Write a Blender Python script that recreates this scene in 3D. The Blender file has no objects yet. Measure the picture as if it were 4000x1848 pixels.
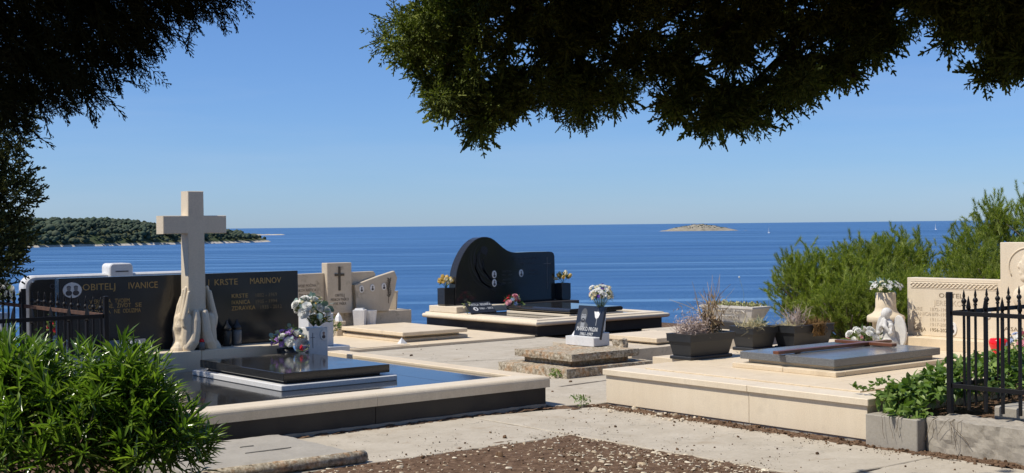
import bpy, bmesh, math, random
import numpy as np
from mathutils import Vector, Matrix, Euler, noise

random.seed(7)
rng = np.random.default_rng(11)
scene = bpy.context.scene
COL = scene.collection
R = math.radians

# ------------------------------------------------------------------ camera
# the graves stand on a square grid: X runs away to the right, Y away to the left
YAW = R(51.3)
FW = Vector((math.cos(YAW), math.sin(YAW), 0))
RT = Vector((math.sin(YAW), -math.cos(YAW), 0))
cam_d = bpy.data.cameras.new('camera')
cam_d.sensor_width = 36.0
cam_d.lens = 46.8
cam_d.clip_start = 0.05
cam_d.clip_end = 200000
cam = bpy.data.objects.new('camera', cam_d)
COL.objects.link(cam)
scene.camera = cam
pitch, roll = -math.atan(43.4/5200), math.atan(27/2516)
f = (FW*math.cos(pitch) + Vector((0, 0, 1))*math.sin(pitch)).normalized()
r0 = RT
u0 = r0.cross(f)
r1 = r0*math.cos(roll) - u0*math.sin(roll)
u1 = u0*math.cos(roll) + r0*math.sin(roll)
m = Matrix((r1, u1, -f)).transposed().to_4x4()
m.translation = Vector((0, 0, 1.8))
cam.matrix_world = m

# ------------------------------------------------------------------ world, sun
SUN_AZ = math.atan2(-0.935, 0.355)
SUN_EL = R(57)
world = bpy.data.worlds.new('World')
scene.world = world
world.use_nodes = True
wn = world.node_tree
sky = wn.nodes.new('ShaderNodeTexSky')
sky.sky_type = 'NISHITA'
sky.sun_disc = False
sky.sun_elevation = SUN_EL
sky.sun_rotation = SUN_AZ
sky.altitude = 20
sky.air_density = 0.85
sky.dust_density = 0.22
sky.ozone_density = 10.0
tint = wn.nodes.new('ShaderNodeMix')
tint.data_type, tint.blend_type = 'RGBA', 'MULTIPLY'
tint.inputs[0].default_value = 1.0
tint.inputs[7].default_value = (0.78, 0.86, 1.0, 1)
airlight = wn.nodes.new('ShaderNodeMix')
airlight.data_type, airlight.blend_type = 'RGBA', 'ADD'
airlight.inputs[0].default_value = 1.0
airlight.inputs[7].default_value = (0.28, 0.54, 1.02, 1)
wn.links.new(sky.outputs[0], tint.inputs[6])
wn.links.new(tint.outputs[2], airlight.inputs[6])
wtc = wn.nodes.new('ShaderNodeTexCoord')
wmp = wn.nodes.new('ShaderNodeMapping')
wmp.inputs['Rotation'].default_value = (0.05, -0.04, 0.6)
wmp.inputs['Scale'].default_value = (1.6, 1.6, 16)
wn.links.new(wtc.outputs['Generated'], wmp.inputs[0])
wnz = wn.nodes.new('ShaderNodeTexNoise')
wnz.inputs['Scale'].default_value = 1.7
wnz.inputs['Detail'].default_value = 7
wnz.inputs['Roughness'].default_value = 0.55
wn.links.new(wmp.outputs[0], wnz.inputs['Vector'])
wrp = wn.nodes.new('ShaderNodeValToRGB')
wrp.color_ramp.elements[0].position, wrp.color_ramp.elements[0].color = 0.45, (0, 0, 0, 1)
wrp.color_ramp.elements[1].position, wrp.color_ramp.elements[1].color = 0.8, (0.16, 0.16, 0.16, 1)
wn.links.new(wnz.outputs[0], wrp.inputs[0])
cirrus = wn.nodes.new('ShaderNodeMix')
cirrus.data_type = 'RGBA'
cirrus.inputs[7].default_value = (5.5, 6.2, 7.4, 1)
wn.links.new(wrp.outputs[0], cirrus.inputs[0])
wn.links.new(airlight.outputs[2], cirrus.inputs[6])
wn.links.new(cirrus.outputs[2], wn.nodes['Background'].inputs[0])
wn.nodes['Background'].inputs[1].default_value = 0.10
sun_d = bpy.data.lights.new('sun', 'SUN')
sun_d.energy = 4.6
sun_d.angle = R(0.53)
sun_d.color = (1.0, 0.94, 0.84)
sun = bpy.data.objects.new('sun', sun_d)
COL.objects.link(sun)
sv = Vector((math.sin(SUN_AZ)*math.cos(SUN_EL), math.cos(SUN_AZ)*math.cos(SUN_EL), math.sin(SUN_EL)))
sun.rotation_euler = sv.to_track_quat('Z', 'Y').to_euler()
sun.location = (-6, 4, 14)
vs = scene.view_settings
vs.view_transform = 'Standard'
vs.look = 'None'
vs.exposure = 0.1
vs.gamma = 1.0
vs.use_curve_mapping = False
scene.cycles.max_bounces = 8
scene.cycles.diffuse_bounces = 3
scene.cycles.transparent_max_bounces = 8

# ------------------------------------------------------------------ materials
MATS = {}


def new_mat(name):
    mt = bpy.data.materials.new(name)
    mt.use_nodes = True
    nt = mt.node_tree
    return mt, nt, nt.nodes['Principled BSDF']


def plain(name, col, rough=0.6, spec=0.5, metal=0.0, trans=0.0):
    if name in MATS:
        return MATS[name]
    mt, nt, b = new_mat(name)
    b.inputs['Base Color'].default_value = (*col, 1)
    b.inputs['Roughness'].default_value = rough
    b.inputs['Specular IOR Level'].default_value = spec
    b.inputs['Metallic'].default_value = metal
    b.inputs['Transmission Weight'].default_value = trans
    MATS[name] = mt
    return mt


def N(nt, kind, **kw):
    n = nt.nodes.new(kind)
    for k, v in kw.items():
        setattr(n, k, v)
    return n


def ramp(nt, fac, stops):
    r_ = nt.nodes.new('ShaderNodeValToRGB')
    e = r_.color_ramp.elements
    while len(e) > 1:
        e.remove(e[-1])
    e[0].position, e[0].color = stops[0][0], (*stops[0][1], 1)
    for p, c in stops[1:]:
        x = e.new(p)
        x.color = (*c, 1)
    nt.links.new(fac, r_.inputs[0])
    return r_.outputs[0]


def noise_fac(nt, vec, scale, detail=4, rough=0.6, mapping=None):
    n = N(nt, 'ShaderNodeTexNoise')
    n.inputs['Scale'].default_value = scale
    n.inputs['Detail'].default_value = detail
    n.inputs['Roughness'].default_value = rough
    if mapping:
        mp = N(nt, 'ShaderNodeMapping')
        mp.inputs['Scale'].default_value = mapping
        nt.links.new(vec, mp.inputs[0])
        vec = mp.outputs[0]
    nt.links.new(vec, n.inputs['Vector'])
    return n.outputs[0]


def mixc(nt, fac, a, b, mode='MIX'):
    mx = N(nt, 'ShaderNodeMix', data_type='RGBA', blend_type=mode)
    for s, v in ((0, fac), (6, a), (7, b)):
        if isinstance(v, (int, float)):
            mx.inputs[s].default_value = v
        elif isinstance(v, tuple):
            mx.inputs[s].default_value = (*v, 1)
        else:
            nt.links.new(v, mx.inputs[s])
    return mx.outputs[2]


def world_pos(nt):
    return N(nt, 'ShaderNodeNewGeometry').outputs['Position']


def add_bump(nt, b, fac, strength=0.3, dist=0.01):
    bp = N(nt, 'ShaderNodeBump')
    bp.inputs['Strength'].default_value = strength
    bp.inputs['Distance'].default_value = dist
    nt.links.new(fac, bp.inputs['Height'])
    nt.links.new(bp.outputs[0], b.inputs['Normal'])


def stone(name, c, c2=None, rough=0.6, scale=3.0, var=0.5, fine=60.0, bump=0.15, stain=None, stain_amt=0.5,
          stain_scale=2.2, spec=0.35, cracks=None):
    """cut stone or cast concrete: soft mottling, fine grain, optional stains and cracks"""
    if name in MATS:
        return MATS[name]
    mt, nt, b = new_mat(name)
    p = world_pos(nt)
    c2 = c2 or tuple(x*0.82 for x in c)
    a = ramp(nt, noise_fac(nt, p, scale, 5), [(0.5-var*0.4, c2), (0.5+var*0.4, c)])
    g = ramp(nt, noise_fac(nt, p, fine, 3), [(0.3, (0.86, 0.86, 0.86)), (0.7, (1, 1, 1))])
    col = mixc(nt, 1.0, a, g, 'MULTIPLY')
    rs_ = ramp(nt, noise_fac(nt, p, 1.0, 5, 0.7, (9, 9, 0.8)), [(0.38, (0.955, 0.95, 0.94)), (0.62, (1, 1, 1))])
    col = mixc(nt, 1.0, col, rs_, 'MULTIPLY')
    if stain:
        sf = ramp(nt, noise_fac(nt, p, stain_scale, 8, 0.72), [(0.56, (0, 0, 0)), (0.74, (stain_amt,)*3)])
        col = mixc(nt, sf, col, stain)
    if cracks:
        v = N(nt, 'ShaderNodeTexVoronoi', feature='DISTANCE_TO_EDGE')
        v.inputs['Scale'].default_value = cracks
        d = N(nt, 'ShaderNodeVectorMath', operation='ADD')
        nz = N(nt, 'ShaderNodeTexNoise')
        nz.inputs['Scale'].default_value = 3.5
        nz.inputs['Detail'].default_value = 6
        nt.links.new(p, nz.inputs['Vector'])
        nt.links.new(p, d.inputs[0])
        nt.links.new(nz.outputs['Color'], d.inputs[1])
        nt.links.new(d.outputs[0], v.inputs['Vector'])
        cf = ramp(nt, v.outputs['Distance'], [(0.0, (1, 1, 1)), (0.008, (0, 0, 0))])
        gate = ramp(nt, noise_fac(nt, p, 0.9, 3), [(0.44, (0, 0, 0)), (0.52, (0.9, 0.9, 0.9))])
        cf = mixc(nt, 1.0, cf, gate, 'MULTIPLY')
        col = mixc(nt, cf, col, tuple(x*0.3 for x in c))
    nt.links.new(col, b.inputs['Base Color'])
    b.inputs['Roughness'].default_value = rough
    b.inputs['Specular IOR Level'].default_value = spec
    add_bump(nt, b, noise_fac(nt, p, fine*0.6, 5), bump, 0.004)
    MATS[name] = mt
    return mt


def granite(name, dark, light, rough=0.06, scale=220, spec=0.5, amount=0.62):
    if name in MATS:
        return MATS[name]
    mt, nt, b = new_mat(name)
    p = world_pos(nt)
    a = ramp(nt, noise_fac(nt, p, scale, 2, 0.7), [(0.4, dark), (amount, light)])
    nt.links.new(a, b.inputs['Base Color'])
    rr = ramp(nt, noise_fac(nt, p, 2.5, 4), [(0.3, (rough,)*3), (0.75, (rough*2.2+0.02,)*3)])
    nt.links.new(rr, b.inputs['Roughness'])
    b.inputs['Specular IOR Level'].default_value = spec
    MATS[name] = mt
    return mt


def leafy(name, cols, rough=0.45, spec=0.4, trans=0.25, scale=6.0):
    """foliage: colour differs from leaf to leaf, light passes through a little"""
    if name in MATS:
        return MATS[name]
    mt, nt, b = new_mat(name)
    g = N(nt, 'ShaderNodeNewGeometry')
    stops = [(i/(max(1, len(cols)-1)), c) for i, c in enumerate(cols)]
    a = ramp(nt, g.outputs['Random Per Island'], stops)
    glow = 'petals' not in name
    w = ramp(nt, noise_fac(nt, g.outputs['Position'], scale, 3), [(0.3, (0.65,)*3 if glow else (0.95,)*3), (0.7, (1.1,)*3 if glow else (1.0,)*3)])
    col = mixc(nt, 1.0, a, w, 'MULTIPLY')
    nt.links.new(col, b.inputs['Base Color'])
    b.inputs['Roughness'].default_value = rough
    b.inputs['Specular IOR Level'].default_value = spec
    if trans > 0:
        t = N(nt, 'ShaderNodeBsdfTranslucent')
        tc = mixc(nt, 1.0, col, (1.3, 1.5, 0.6) if glow else (1.0, 1.0, 1.0), 'MULTIPLY')
        nt.links.new(tc, t.inputs[0])
        mx = N(nt, 'ShaderNodeMixShader')
        mx.inputs[0].default_value = trans
        nt.links.new(b.outputs[0], mx.inputs[1])
        nt.links.new(t.outputs[0], mx.inputs[2])
        nt.links.new(mx.outputs[0], nt.nodes['Material Output'].inputs[0])
    MATS[name] = mt
    return mt


def lichen_stone():
    """old stone speckled with white, black and orange lichen"""
    mt, nt, b = new_mat('lichen crusted stone')
    p = world_pos(nt)
    base = ramp(nt, noise_fac(nt, p, 26, 8, 0.78), [(0.34, (0.075, 0.06, 0.042)), (0.47, (0.3, 0.25, 0.18)), (0.56, (0.47, 0.41, 0.31)), (0.68, (0.72, 0.67, 0.56))])
    of = ramp(nt, noise_fac(nt, p, 5.5, 8, 0.75), [(0.5, (0, 0, 0)), (0.6, (0.75, 0.75, 0.75))])
    col = mixc(nt, of, base, mixc(nt, 0.45, base, (0.5, 0.2, 0.035)))
    kf = ramp(nt, noise_fac(nt, p, 9.0, 6, 0.75), [(0.58, (0, 0, 0)), (0.7, (0.7, 0.7, 0.7))])
    col = mixc(nt, kf, col, (0.07, 0.062, 0.05))
    nt.links.new(col, b.inputs['Base Color'])
    b.inputs['Roughness'].default_value = 0.95
    b.inputs['Specular IOR Level'].default_value = 0.1
    add_bump(nt, b, noise_fac(nt, p, 40, 6, 0.7), 0.8, 0.008)
    return mt


LIME = stone('cream limestone', (0.77, 0.64, 0.455), (0.69, 0.56, 0.385), 0.55, 2.0, 0.6, 90, 0.1, (0.4, 0.31, 0.2), 0.5, 2.6)
LIME2 = stone('pale limestone', (0.8, 0.69, 0.52), (0.74, 0.62, 0.45), 0.5, 1.6, 0.6, 90, 0.08, (0.42, 0.34, 0.24), 0.4, 3.2)
WHITE = stone('white marble', (0.78, 0.77, 0.74), (0.7, 0.69, 0.67), 0.4, 3.0, 0.6, 50, 0.04, (0.5, 0.49, 0.46), 0.2)
OLDLIME = stone('weathered limestone', (0.62, 0.53, 0.4), (0.5, 0.42, 0.31), 0.75, 3.0, 0.7, 70, 0.25, (0.1, 0.088, 0.07), 0.9, 3.6)
LICHEN = lichen_stone()
CONC = stone('path concrete', (0.54, 0.48, 0.385), (0.42, 0.365, 0.28), 0.85, 2.6, 0.6, 38, 0.5, (0.3, 0.225, 0.145), 0.8, 2.3, 0.2, 1.3)
CONC2 = stone('grey cast concrete', (0.42, 0.385, 0.325), (0.33, 0.3, 0.25), 0.85, 2.5, 0.8, 50, 0.4, (0.2, 0.17, 0.12), 0.5)
ROUGHC = stone('pitted concrete', (0.47, 0.425, 0.35), (0.3, 0.265, 0.215), 0.95, 9.0, 0.8, 40, 1.0, (0.12, 0.1, 0.07), 0.8, 14.0)
BLACK = granite('polished black granite', (0.010, 0.010, 0.011), (0.045, 0.044, 0.043), 0.05)
BLACKM = granite('dull black granite', (0.016, 0.014, 0.013), (0.05, 0.045, 0.04), 0.34, 200, 0.35)
HEADB = granite('black headstone granite', (0.012, 0.012, 0.011), (0.05, 0.048, 0.044), 0.12, 200, 0.4)
GREYG = granite('grey granite', (0.075, 0.08, 0.083), (0.22, 0.225, 0.23), 0.12, 260, 0.5, 0.66)
IRON = plain('black iron paint', (0.009, 0.008, 0.008), 0.5, 0.28)
GOLD = plain('gilt lettering', (0.42, 0.26, 0.08), 0.45, 0.5, 0.3)
GOLDD = plain('tarnished gilt lettering', (0.2, 0.14, 0.07), 0.55, 0.4)
GREYL = plain('grey lettering', (0.11, 0.11, 0.11), 0.6, 0.3)
DIML = plain('dim engraved lettering', (0.055, 0.055, 0.058), 0.6, 0.3)
SILV = plain('pale lettering', (0.62, 0.62, 0.6), 0.5, 0.5)
CUT = plain('dark cut lettering', (0.09, 0.075, 0.055), 0.8, 0.2)
CUTM = plain('brown cut lettering', (0.22, 0.17, 0.11), 0.8, 0.2)
CUTL = plain('faded cut lettering', (0.52, 0.43, 0.31), 0.8, 0.2)
PORC = plain('porcelain', (0.72, 0.7, 0.66), 0.25, 0.5)
PLASTER = stone('white plaster', (0.7, 0.68, 0.63), (0.6, 0.57, 0.52), 0.7, 14, 0.6, 60, 0.1)
TROUGH = stone('weathered white stone', (0.66, 0.62, 0.55), (0.5, 0.46, 0.4), 0.8, 6, 0.6, 60, 0.3, (0.3, 0.27, 0.22), 0.6, 5)
PHOTOD = plain('photograph dark tone', (0.06, 0.05, 0.05), 0.4, 0.4)
PHOTOG = plain('photograph grey tone', (0.2, 0.19, 0.18), 0.4, 0.4)
PHOTOS = plain('photograph skin tone', (0.42, 0.25, 0.19), 0.4, 0.4)
PLAST = plain('anthracite plastic', (0.022, 0.024, 0.027), 0.42, 0.45)
POTSOIL = stone('potting soil', (0.06, 0.04, 0.028), None, 0.95, 12, 0.8, 90, 0.8)
WOODC = stone('varnished brown wood', (0.2, 0.075, 0.035), (0.11, 0.04, 0.02), 0.3, 6, 0.8, 40, 0.1, spec=0.5)
PBARK = stone('grey pine bark', (0.3, 0.25, 0.2), (0.16, 0.12, 0.09), 0.9, 9, 0.8, 40, 0.6)
BARK = stone('bark', (0.09, 0.065, 0.045), (0.04, 0.03, 0.022), 0.9, 9, 0.8, 40, 0.9)
GLASS = plain('clear glass', (0.95, 0.95, 0.95), 0.02, 0.5, 0, 0.95)
REDGL = plain('red candle glass', (0.75, 0.01, 0.012), 0.12, 0.6)
BRASS = plain('brass', (0.6, 0.42, 0.16), 0.3, 0.5, 0.9)
SAIL = plain('sailcloth', (0.85, 0.85, 0.84), 0.7)
PWHITE = leafy('white petals', [(0.8, 0.79, 0.73), (0.86, 0.85, 0.8)], 0.6, 0.2, 0.3)
PCREAM = leafy('cream petals', [(0.78, 0.7, 0.42), (0.82, 0.76, 0.55)], 0.6, 0.2, 0.3)
PYEL = leafy('yellow petals', [(0.8, 0.52, 0.1), (0.85, 0.62, 0.2)], 0.6, 0.2, 0.3)
PPINK = leafy('pink petals', [(0.66, 0.26, 0.3), (0.74, 0.38, 0.4)], 0.6, 0.2, 0.2)
PRED = leafy('red petals', [(0.45, 0.02, 0.03), (0.55, 0.04, 0.05)], 0.6, 0.2, 0.1)
PLIL = leafy('lilac petals', [(0.46, 0.24, 0.56), (0.56, 0.34, 0.66)], 0.6, 0.2, 0.2)
PVIO = leafy('violet petals', [(0.13, 0.06, 0.36), (0.2, 0.1, 0.45)], 0.6, 0.2, 0.1)
PBLUE = leafy('pale blue petals', [(0.4, 0.48, 0.66), (0.5, 0.56, 0.72)], 0.6, 0.2, 0.2)
EUCA = leafy('eucalyptus leaves', [(0.16, 0.25, 0.22), (0.3, 0.4, 0.36)], 0.6, 0.3, 0.1)
GREENF = leafy('bouquet greenery', [(0.08, 0.14, 0.03), (0.2, 0.27, 0.07)], 0.5, 0.4, 0.15)
OLEAM = leafy('oleander leaves', [(0.06, 0.12, 0.016), (0.13, 0.215, 0.028), (0.27, 0.36, 0.06)], 0.24, 0.8, 0.38, 4)
CYPM = leafy('cypress scales', [(0.05, 0.072, 0.018), (0.14, 0.18, 0.036), (0.31, 0.35, 0.075)], 0.65, 0.2, 0.2)
CYPFAR = leafy('bronze cypress scales', [(0.025, 0.033, 0.012), (0.06, 0.072, 0.02), (0.17, 0.175, 0.045)], 0.7, 0.2, 0.1)
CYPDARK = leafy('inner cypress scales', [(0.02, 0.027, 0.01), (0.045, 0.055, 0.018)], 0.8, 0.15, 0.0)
PINEM = leafy('pine needles', [(0.12, 0.165, 0.026), (0.25, 0.3, 0.046), (0.4, 0.43, 0.09)], 0.5, 0.35, 0.4, 1.6)
VINEM = leafy('vine leaves', [(0.08, 0.15, 0.025), (0.17, 0.27, 0.055), (0.27, 0.36, 0.1)], 0.4, 0.4, 0.25, 5)
DRYM = leafy('dry stalks', [(0.23, 0.15, 0.09), (0.42, 0.3, 0.17), (0.5, 0.4, 0.25)], 0.8, 0.2, 0.0)
DRYP = leafy('dry pinkish heather', [(0.42, 0.32, 0.26), (0.62, 0.5, 0.43)], 0.8, 0.2, 0.0)
TENDR = plain('dry brown tendril', (0.12, 0.085, 0.05), 0.9, 0.1)
STRAWM = leafy('straw', [(0.6, 0.5, 0.26), (0.74, 0.66, 0.42)], 0.8, 0.2, 0.1)
SCRUBM = leafy('island woodland', [(0.045, 0.065, 0.045), (0.06, 0.083, 0.055), (0.085, 0.1, 0.065)], 0.9, 0.1, 0.0, 0.02)


def sea_material():
    mt, nt, b = new_mat('sea water')
    p = world_pos(nt)
    # axes along and across the wind streaks
    streak = noise_fac(nt, p, 1.0, 6, 0.62, (0.0011, 0.0011, 1))
    rot = N(nt, 'ShaderNodeMapping')
    rot.inputs['Rotation'].default_value = (0, 0, -(YAW))
    nt.links.new(p, rot.inputs[0])
    s1 = noise_fac(nt, rot.outputs[0], 1.0, 6, 0.6, (0.026, 0.0022, 1))
    s2 = noise_fac(nt, rot.outputs[0], 1.0, 4, 0.55, (0.0042, 0.0011, 1))
    zone = ramp(nt, s2, [(0.38, (0, 0, 0)), (0.66, (1, 1, 1))])
    calm = ramp(nt, s1, [(0.3, (0.024, 0.088, 0.21)), (0.7, (0.04, 0.117, 0.255))])
    slick = ramp(nt, s1, [(0.42, (0.028, 0.098, 0.245)), (0.58, (0.06, 0.155, 0.335)), (0.68, (0.11, 0.23, 0.43))])
    col = mixc(nt, zone, calm, slick)
    s3 = noise_fac(nt, rot.outputs[0], 1.0, 5, 0.55, (0.05, 0.0016, 1))
    line = ramp(nt, s3, [(0.53, (0, 0, 0)), (0.64, (0.85, 0.85, 0.85))])
    col = mixc(nt, line, col, (0.12, 0.25, 0.43))
    big = ramp(nt, streak, [(0.3, (0.9, 0.92, 0.95)), (0.7, (1.1, 1.07, 1.04))])
    col = mixc(nt, 1.0, col, big, 'MULTIPLY')
    nt.links.new(col, b.inputs['Base Color'])
    b.inputs['Roughness'].default_value = 0.35
    b.inputs['IOR'].default_value = 1.33
    b.inputs['Specular IOR Level'].default_value = 0.22
    wv = noise_fac(nt, p, 0.6, 8, 0.65)
    add_bump(nt, b, wv, 0.9, 0.8)
    return mt


def soil_material():
    mt, nt, b = new_mat('brown soil')
    p = world_pos(nt)
    a = ramp(nt, noise_fac(nt, p, 14, 8, 0.75), [(0.3, (0.055, 0.033, 0.021)), (0.52, (0.145, 0.09, 0.056)), (0.72, (0.3, 0.205, 0.135))])
    nt.links.new(a, b.inputs['Base Color'])
    b.inputs['Roughness'].default_value = 0.95
    b.inputs['Specular IOR Level'].default_value = 0.1
    add_bump(nt, b, noise_fac(nt, p, 70, 6, 0.7), 0.9, 0.012)
    return mt


def hill_material():
    mt, nt, b = new_mat('island ground')
    p = world_pos(nt)
    sep = N(nt, 'ShaderNodeSeparateXYZ')
    nt.links.new(p, sep.inputs[0])
    add = N(nt, 'ShaderNodeMath', operation='MULTIPLY_ADD')
    nt.links.new(noise_fac(nt, p, 0.06, 4), add.inputs[0])
    add.inputs[1].default_value = 3.0
    nt.links.new(sep.outputs[2], add.inputs[2])
    a = ramp(nt, add.outputs[0], [(0.0, (0.5, 0.44, 0.36)), (0.001, (0.5, 0.44, 0.36))])
    mr = N(nt, 'ShaderNodeMapRange')
    mr.inputs[1].default_value = -12.2
    mr.inputs[2].default_value = -10.8
    nt.links.new(add.outputs[0], mr.inputs[0])
    rock = ramp(nt, noise_fac(nt, p, 0.25, 5), [(0.3, (0.36, 0.31, 0.25)), (0.7, (0.66, 0.6, 0.5))])
    green = ramp(nt, noise_fac(nt, p, 0.05, 5), [(0.35, (0.05, 0.075, 0.035)), (0.7, (0.13, 0.12, 0.07))])
    col = mixc(nt, mr.outputs[0], rock, green)
    nt.links.new(col, b.inputs['Base Color'])
    b.inputs['Roughness'].default_value = 0.95
    b.inputs['Specular IOR Level'].default_value = 0.05
    return mt


ISLET = stone('islet rock', (0.42, 0.37, 0.29), (0.2, 0.18, 0.13), 0.95, 0.12, 0.6, 0.8, 0.3, (0.1, 0.1, 0.06), 0.8, 0.09)
SEA = sea_material()
SOIL = soil_material()
HILL = hill_material()
RUST = stone('rusty iron', (0.16, 0.08, 0.05), (0.05, 0.035, 0.03), 0.75, 14, 0.8, 90, 0.4, (0.3, 0.16, 0.1), 0.7, 11)


# ------------------------------------------------------------------ mesh helpers
class MB:
    def __init__(self):
        self.v, self.f = [], []

    def add(self, verts, faces):
        o = len(self.v)
        self.v += [tuple(x) for x in verts]
        self.f += [tuple(i+o for i in fc) for fc in faces]
        return self

    def box(self, x0, x1, y0, y1, z0, z1, b=0.004):
        """box with chamfered edges"""
        if b <= 0:
            vs = [(x, y, z) for x in (x0, x1) for y in (y0, y1) for z in (z0, z1)]
            return self.add(vs, [(0, 1, 3, 2), (4, 6, 7, 5), (0, 4, 5, 1), (2, 3, 7, 6), (0, 2, 6, 4), (1, 5, 7, 3)])
        b = min(b, (x1-x0)*0.4, (y1-y0)*0.4, (z1-z0)*0.4)
        vs, ix = [], {}
        for i, x in enumerate((x0, x1)):
            for j, y in enumerate((y0, y1)):
                for k, z in enumerate((z0, z1)):
                    dx, dy, dz = (b if i == 0 else -b), (b if j == 0 else -b), (b if k == 0 else -b)
                    ix[(i, j, k, 0)] = len(vs); vs.append((x, y+dy, z+dz))
                    ix[(i, j, k, 1)] = len(vs); vs.append((x+dx, y, z+dz))
                    ix[(i, j, k, 2)] = len(vs); vs.append((x+dx, y+dy, z))
        g = lambda i, j, k, a: ix[(i, j, k, a)]
        fs = []
        for s in (0, 1):
            q = [g(s, 0, 0, 0), g(s, 0, 1, 0), g(s, 1, 1, 0), g(s, 1, 0, 0)]
            fs.append(q if s == 0 else q[::-1])
            q = [g(0, s, 0, 1), g(1, s, 0, 1), g(1, s, 1, 1), g(0, s, 1, 1)]
            fs.append(q if s == 0 else q[::-1])
            q = [g(0, 0, s, 2), g(0, 1, s, 2), g(1, 1, s, 2), g(1, 0, s, 2)]
            fs.append(q if s == 0 else q[::-1])
        for i in (0, 1):
            for j in (0, 1):
                fs.append([g(i, j, 0, 0), g(i, j, 1, 0), g(i, j, 1, 1), g(i, j, 0, 1)])
                fs.append([g(i, 0, j, 0), g(i, 1, j, 0), g(i, 1, j, 2), g(i, 0, j, 2)])
                fs.append([g(0, i, j, 1), g(1, i, j, 1), g(1, i, j, 2), g(0, i, j, 2)])
                for k in (0, 1):
                    fs.append([g(i, j, k, 0), g(i, j, k, 1), g(i, j, k, 2)])
        return self.add(vs, fs)

    def tube(self, pts, rad, n=6, cap=True):
        pts = [Vector(p) for p in pts]
        if not hasattr(rad, '__len__'):
            rad = [rad]*len(pts)
        rings = []
        up = Vector((0.31, 0.17, 0.93)).normalized()
        for i, p in enumerate(pts):
            t = (pts[min(i+1, len(pts)-1)] - pts[max(i-1, 0)])
            if t.length < 1e-9:
                t = Vector((0, 0, 1))
            t.normalize()
            a = t.cross(up)
            if a.length < 0.05:
                a = t.cross(Vector((1, 0, 0)))
            a.normalize()
            b = t.cross(a)
            rings.append([p + (a*math.cos(2*math.pi*k/n) + b*math.sin(2*math.pi*k/n))*rad[i] for k in range(n)])
        vs = [v for r_ in rings for v in r_]
        fs = []
        for i in range(len(pts)-1):
            for k in range(n):
                k2 = (k+1) % n
                fs.append((i*n+k, i*n+k2, (i+1)*n+k2, (i+1)*n+k))
        if cap:
            fs.append(tuple(range(n))[::-1])
            fs.append(tuple((len(pts)-1)*n+k for k in range(n)))
        return self.add(vs, fs)

    def lathe(self, prof, c=(0, 0, 0), n=16, sx=1.0, sy=1.0):
        vs, fs = [], []
        for (r_, z) in prof:
            for k in range(n):
                a = 2*math.pi*k/n
                vs.append((c[0]+r_*math.cos(a)*sx, c[1]+r_*math.sin(a)*sy, c[2]+z))
        for i in range(len(prof)-1):
            for k in range(n):
                k2 = (k+1) % n
                fs.append((i*n+k, i*n+k2, (i+1)*n+k2, (i+1)*n+k))
        fs.append(tuple(range(n))[::-1])
        fs.append(tuple((len(prof)-1)*n+k for k in range(n)))
        return self.add(vs, fs)

    def prism(self, pts, axis, a0, a1, bev=0.0):
        """closed outline extruded along an axis; outline given in the other two axes"""
        n = len(pts)

        def pos(p, a):
            if axis == 'x':
                return (a, p[0], p[1])
            if axis == 'y':
                return (p[0], a, p[1])
            return (p[0], p[1], a)
        if bev <= 0:
            vs = [pos(p, a0) for p in pts] + [pos(p, a1) for p in pts]
            fs = [tuple(range(n))[::-1], tuple(range(n, 2*n))]
            fs += [(i, (i+1) % n, n+(i+1) % n, n+i) for i in range(n)]
            return self.add(vs, fs)
        cx, cy = sum(p[0] for p in pts)/n, sum(p[1] for p in pts)/n
        area = sum(pts[i][0]*pts[(i+1) % n][1]-pts[(i+1) % n][0]*pts[i][1] for i in range(n))
        sg = 1 if area > 0 else -1
        ins = []
        for i in range(n):
            p, a, c = Vector(pts[i]), Vector(pts[i-1]), Vector(pts[(i+1) % n])
            e1, e2 = (p-a).normalized(), (c-p).normalized()
            n1, n2 = Vector((-e1.y, e1.x))*sg, Vector((-e2.y, e2.x))*sg
            nn = (n1+n2)
            nn = nn/max(0.3, nn.dot(n1)) if nn.length > 1e-6 else n1
            q = p + nn*bev
            ins.append((q.x, q.y))
        s = 1 if a1 > a0 else -1
        vs = [pos(p, a0) for p in ins] + [pos(p, a0+s*bev) for p in pts] + [pos(p, a1-s*bev) for p in pts] + [pos(p, a1) for p in ins]
        fs = [tuple(range(n))[::-1], tuple(range(3*n, 4*n))]
        for l in range(3):
            fs += [(l*n+i, l*n+(i+1) % n, (l+1)*n+(i+1) % n, (l+1)*n+i) for i in range(n)]
        return self.add(vs, fs)

    def strip(self, prof, p0, p1, outward, m0=0.0, m1=0.0):
        """a moulded bar: profile points (outward, z) swept from p0 to p1, ends mitred by m0 / m1"""
        p0, p1, nrm = Vector((*p0, 0)), Vector((*p1, 0)), Vector((*outward, 0))
        d = (p1-p0).normalized()
        n = len(prof)
        vs = [p0 + nrm*o - d*(o*m0) + Vector((0, 0, z)) for o, z in prof]
        vs += [p1 + nrm*o + d*(o*m1) + Vector((0, 0, z)) for o, z in prof]
        fs = [tuple(range(n)), tuple(range(n, 2*n))[::-1]]
        fs += [(i, n+i, n+(i+1) % n, (i+1) % n) for i in range(n)]
        return self.add(vs, fs)

    def mesh(self, name, smooth=False):
        me = bpy.data.meshes.new(name)
        me.from_pydata(self.v, [], self.f)
        bm = bmesh.new()
        bm.from_mesh(me)
        bmesh.ops.recalc_face_normals(bm, faces=bm.faces)
        bm.to_mesh(me)
        bm.free()
        if smooth:
            me.polygons.foreach_set('use_smooth', [True]*len(me.polygons))
        me.update()
        return me

    def build(self, name, mat, parent=None, smooth=False):
        return link(name, self.mesh(name, smooth), mat, parent)


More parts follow.
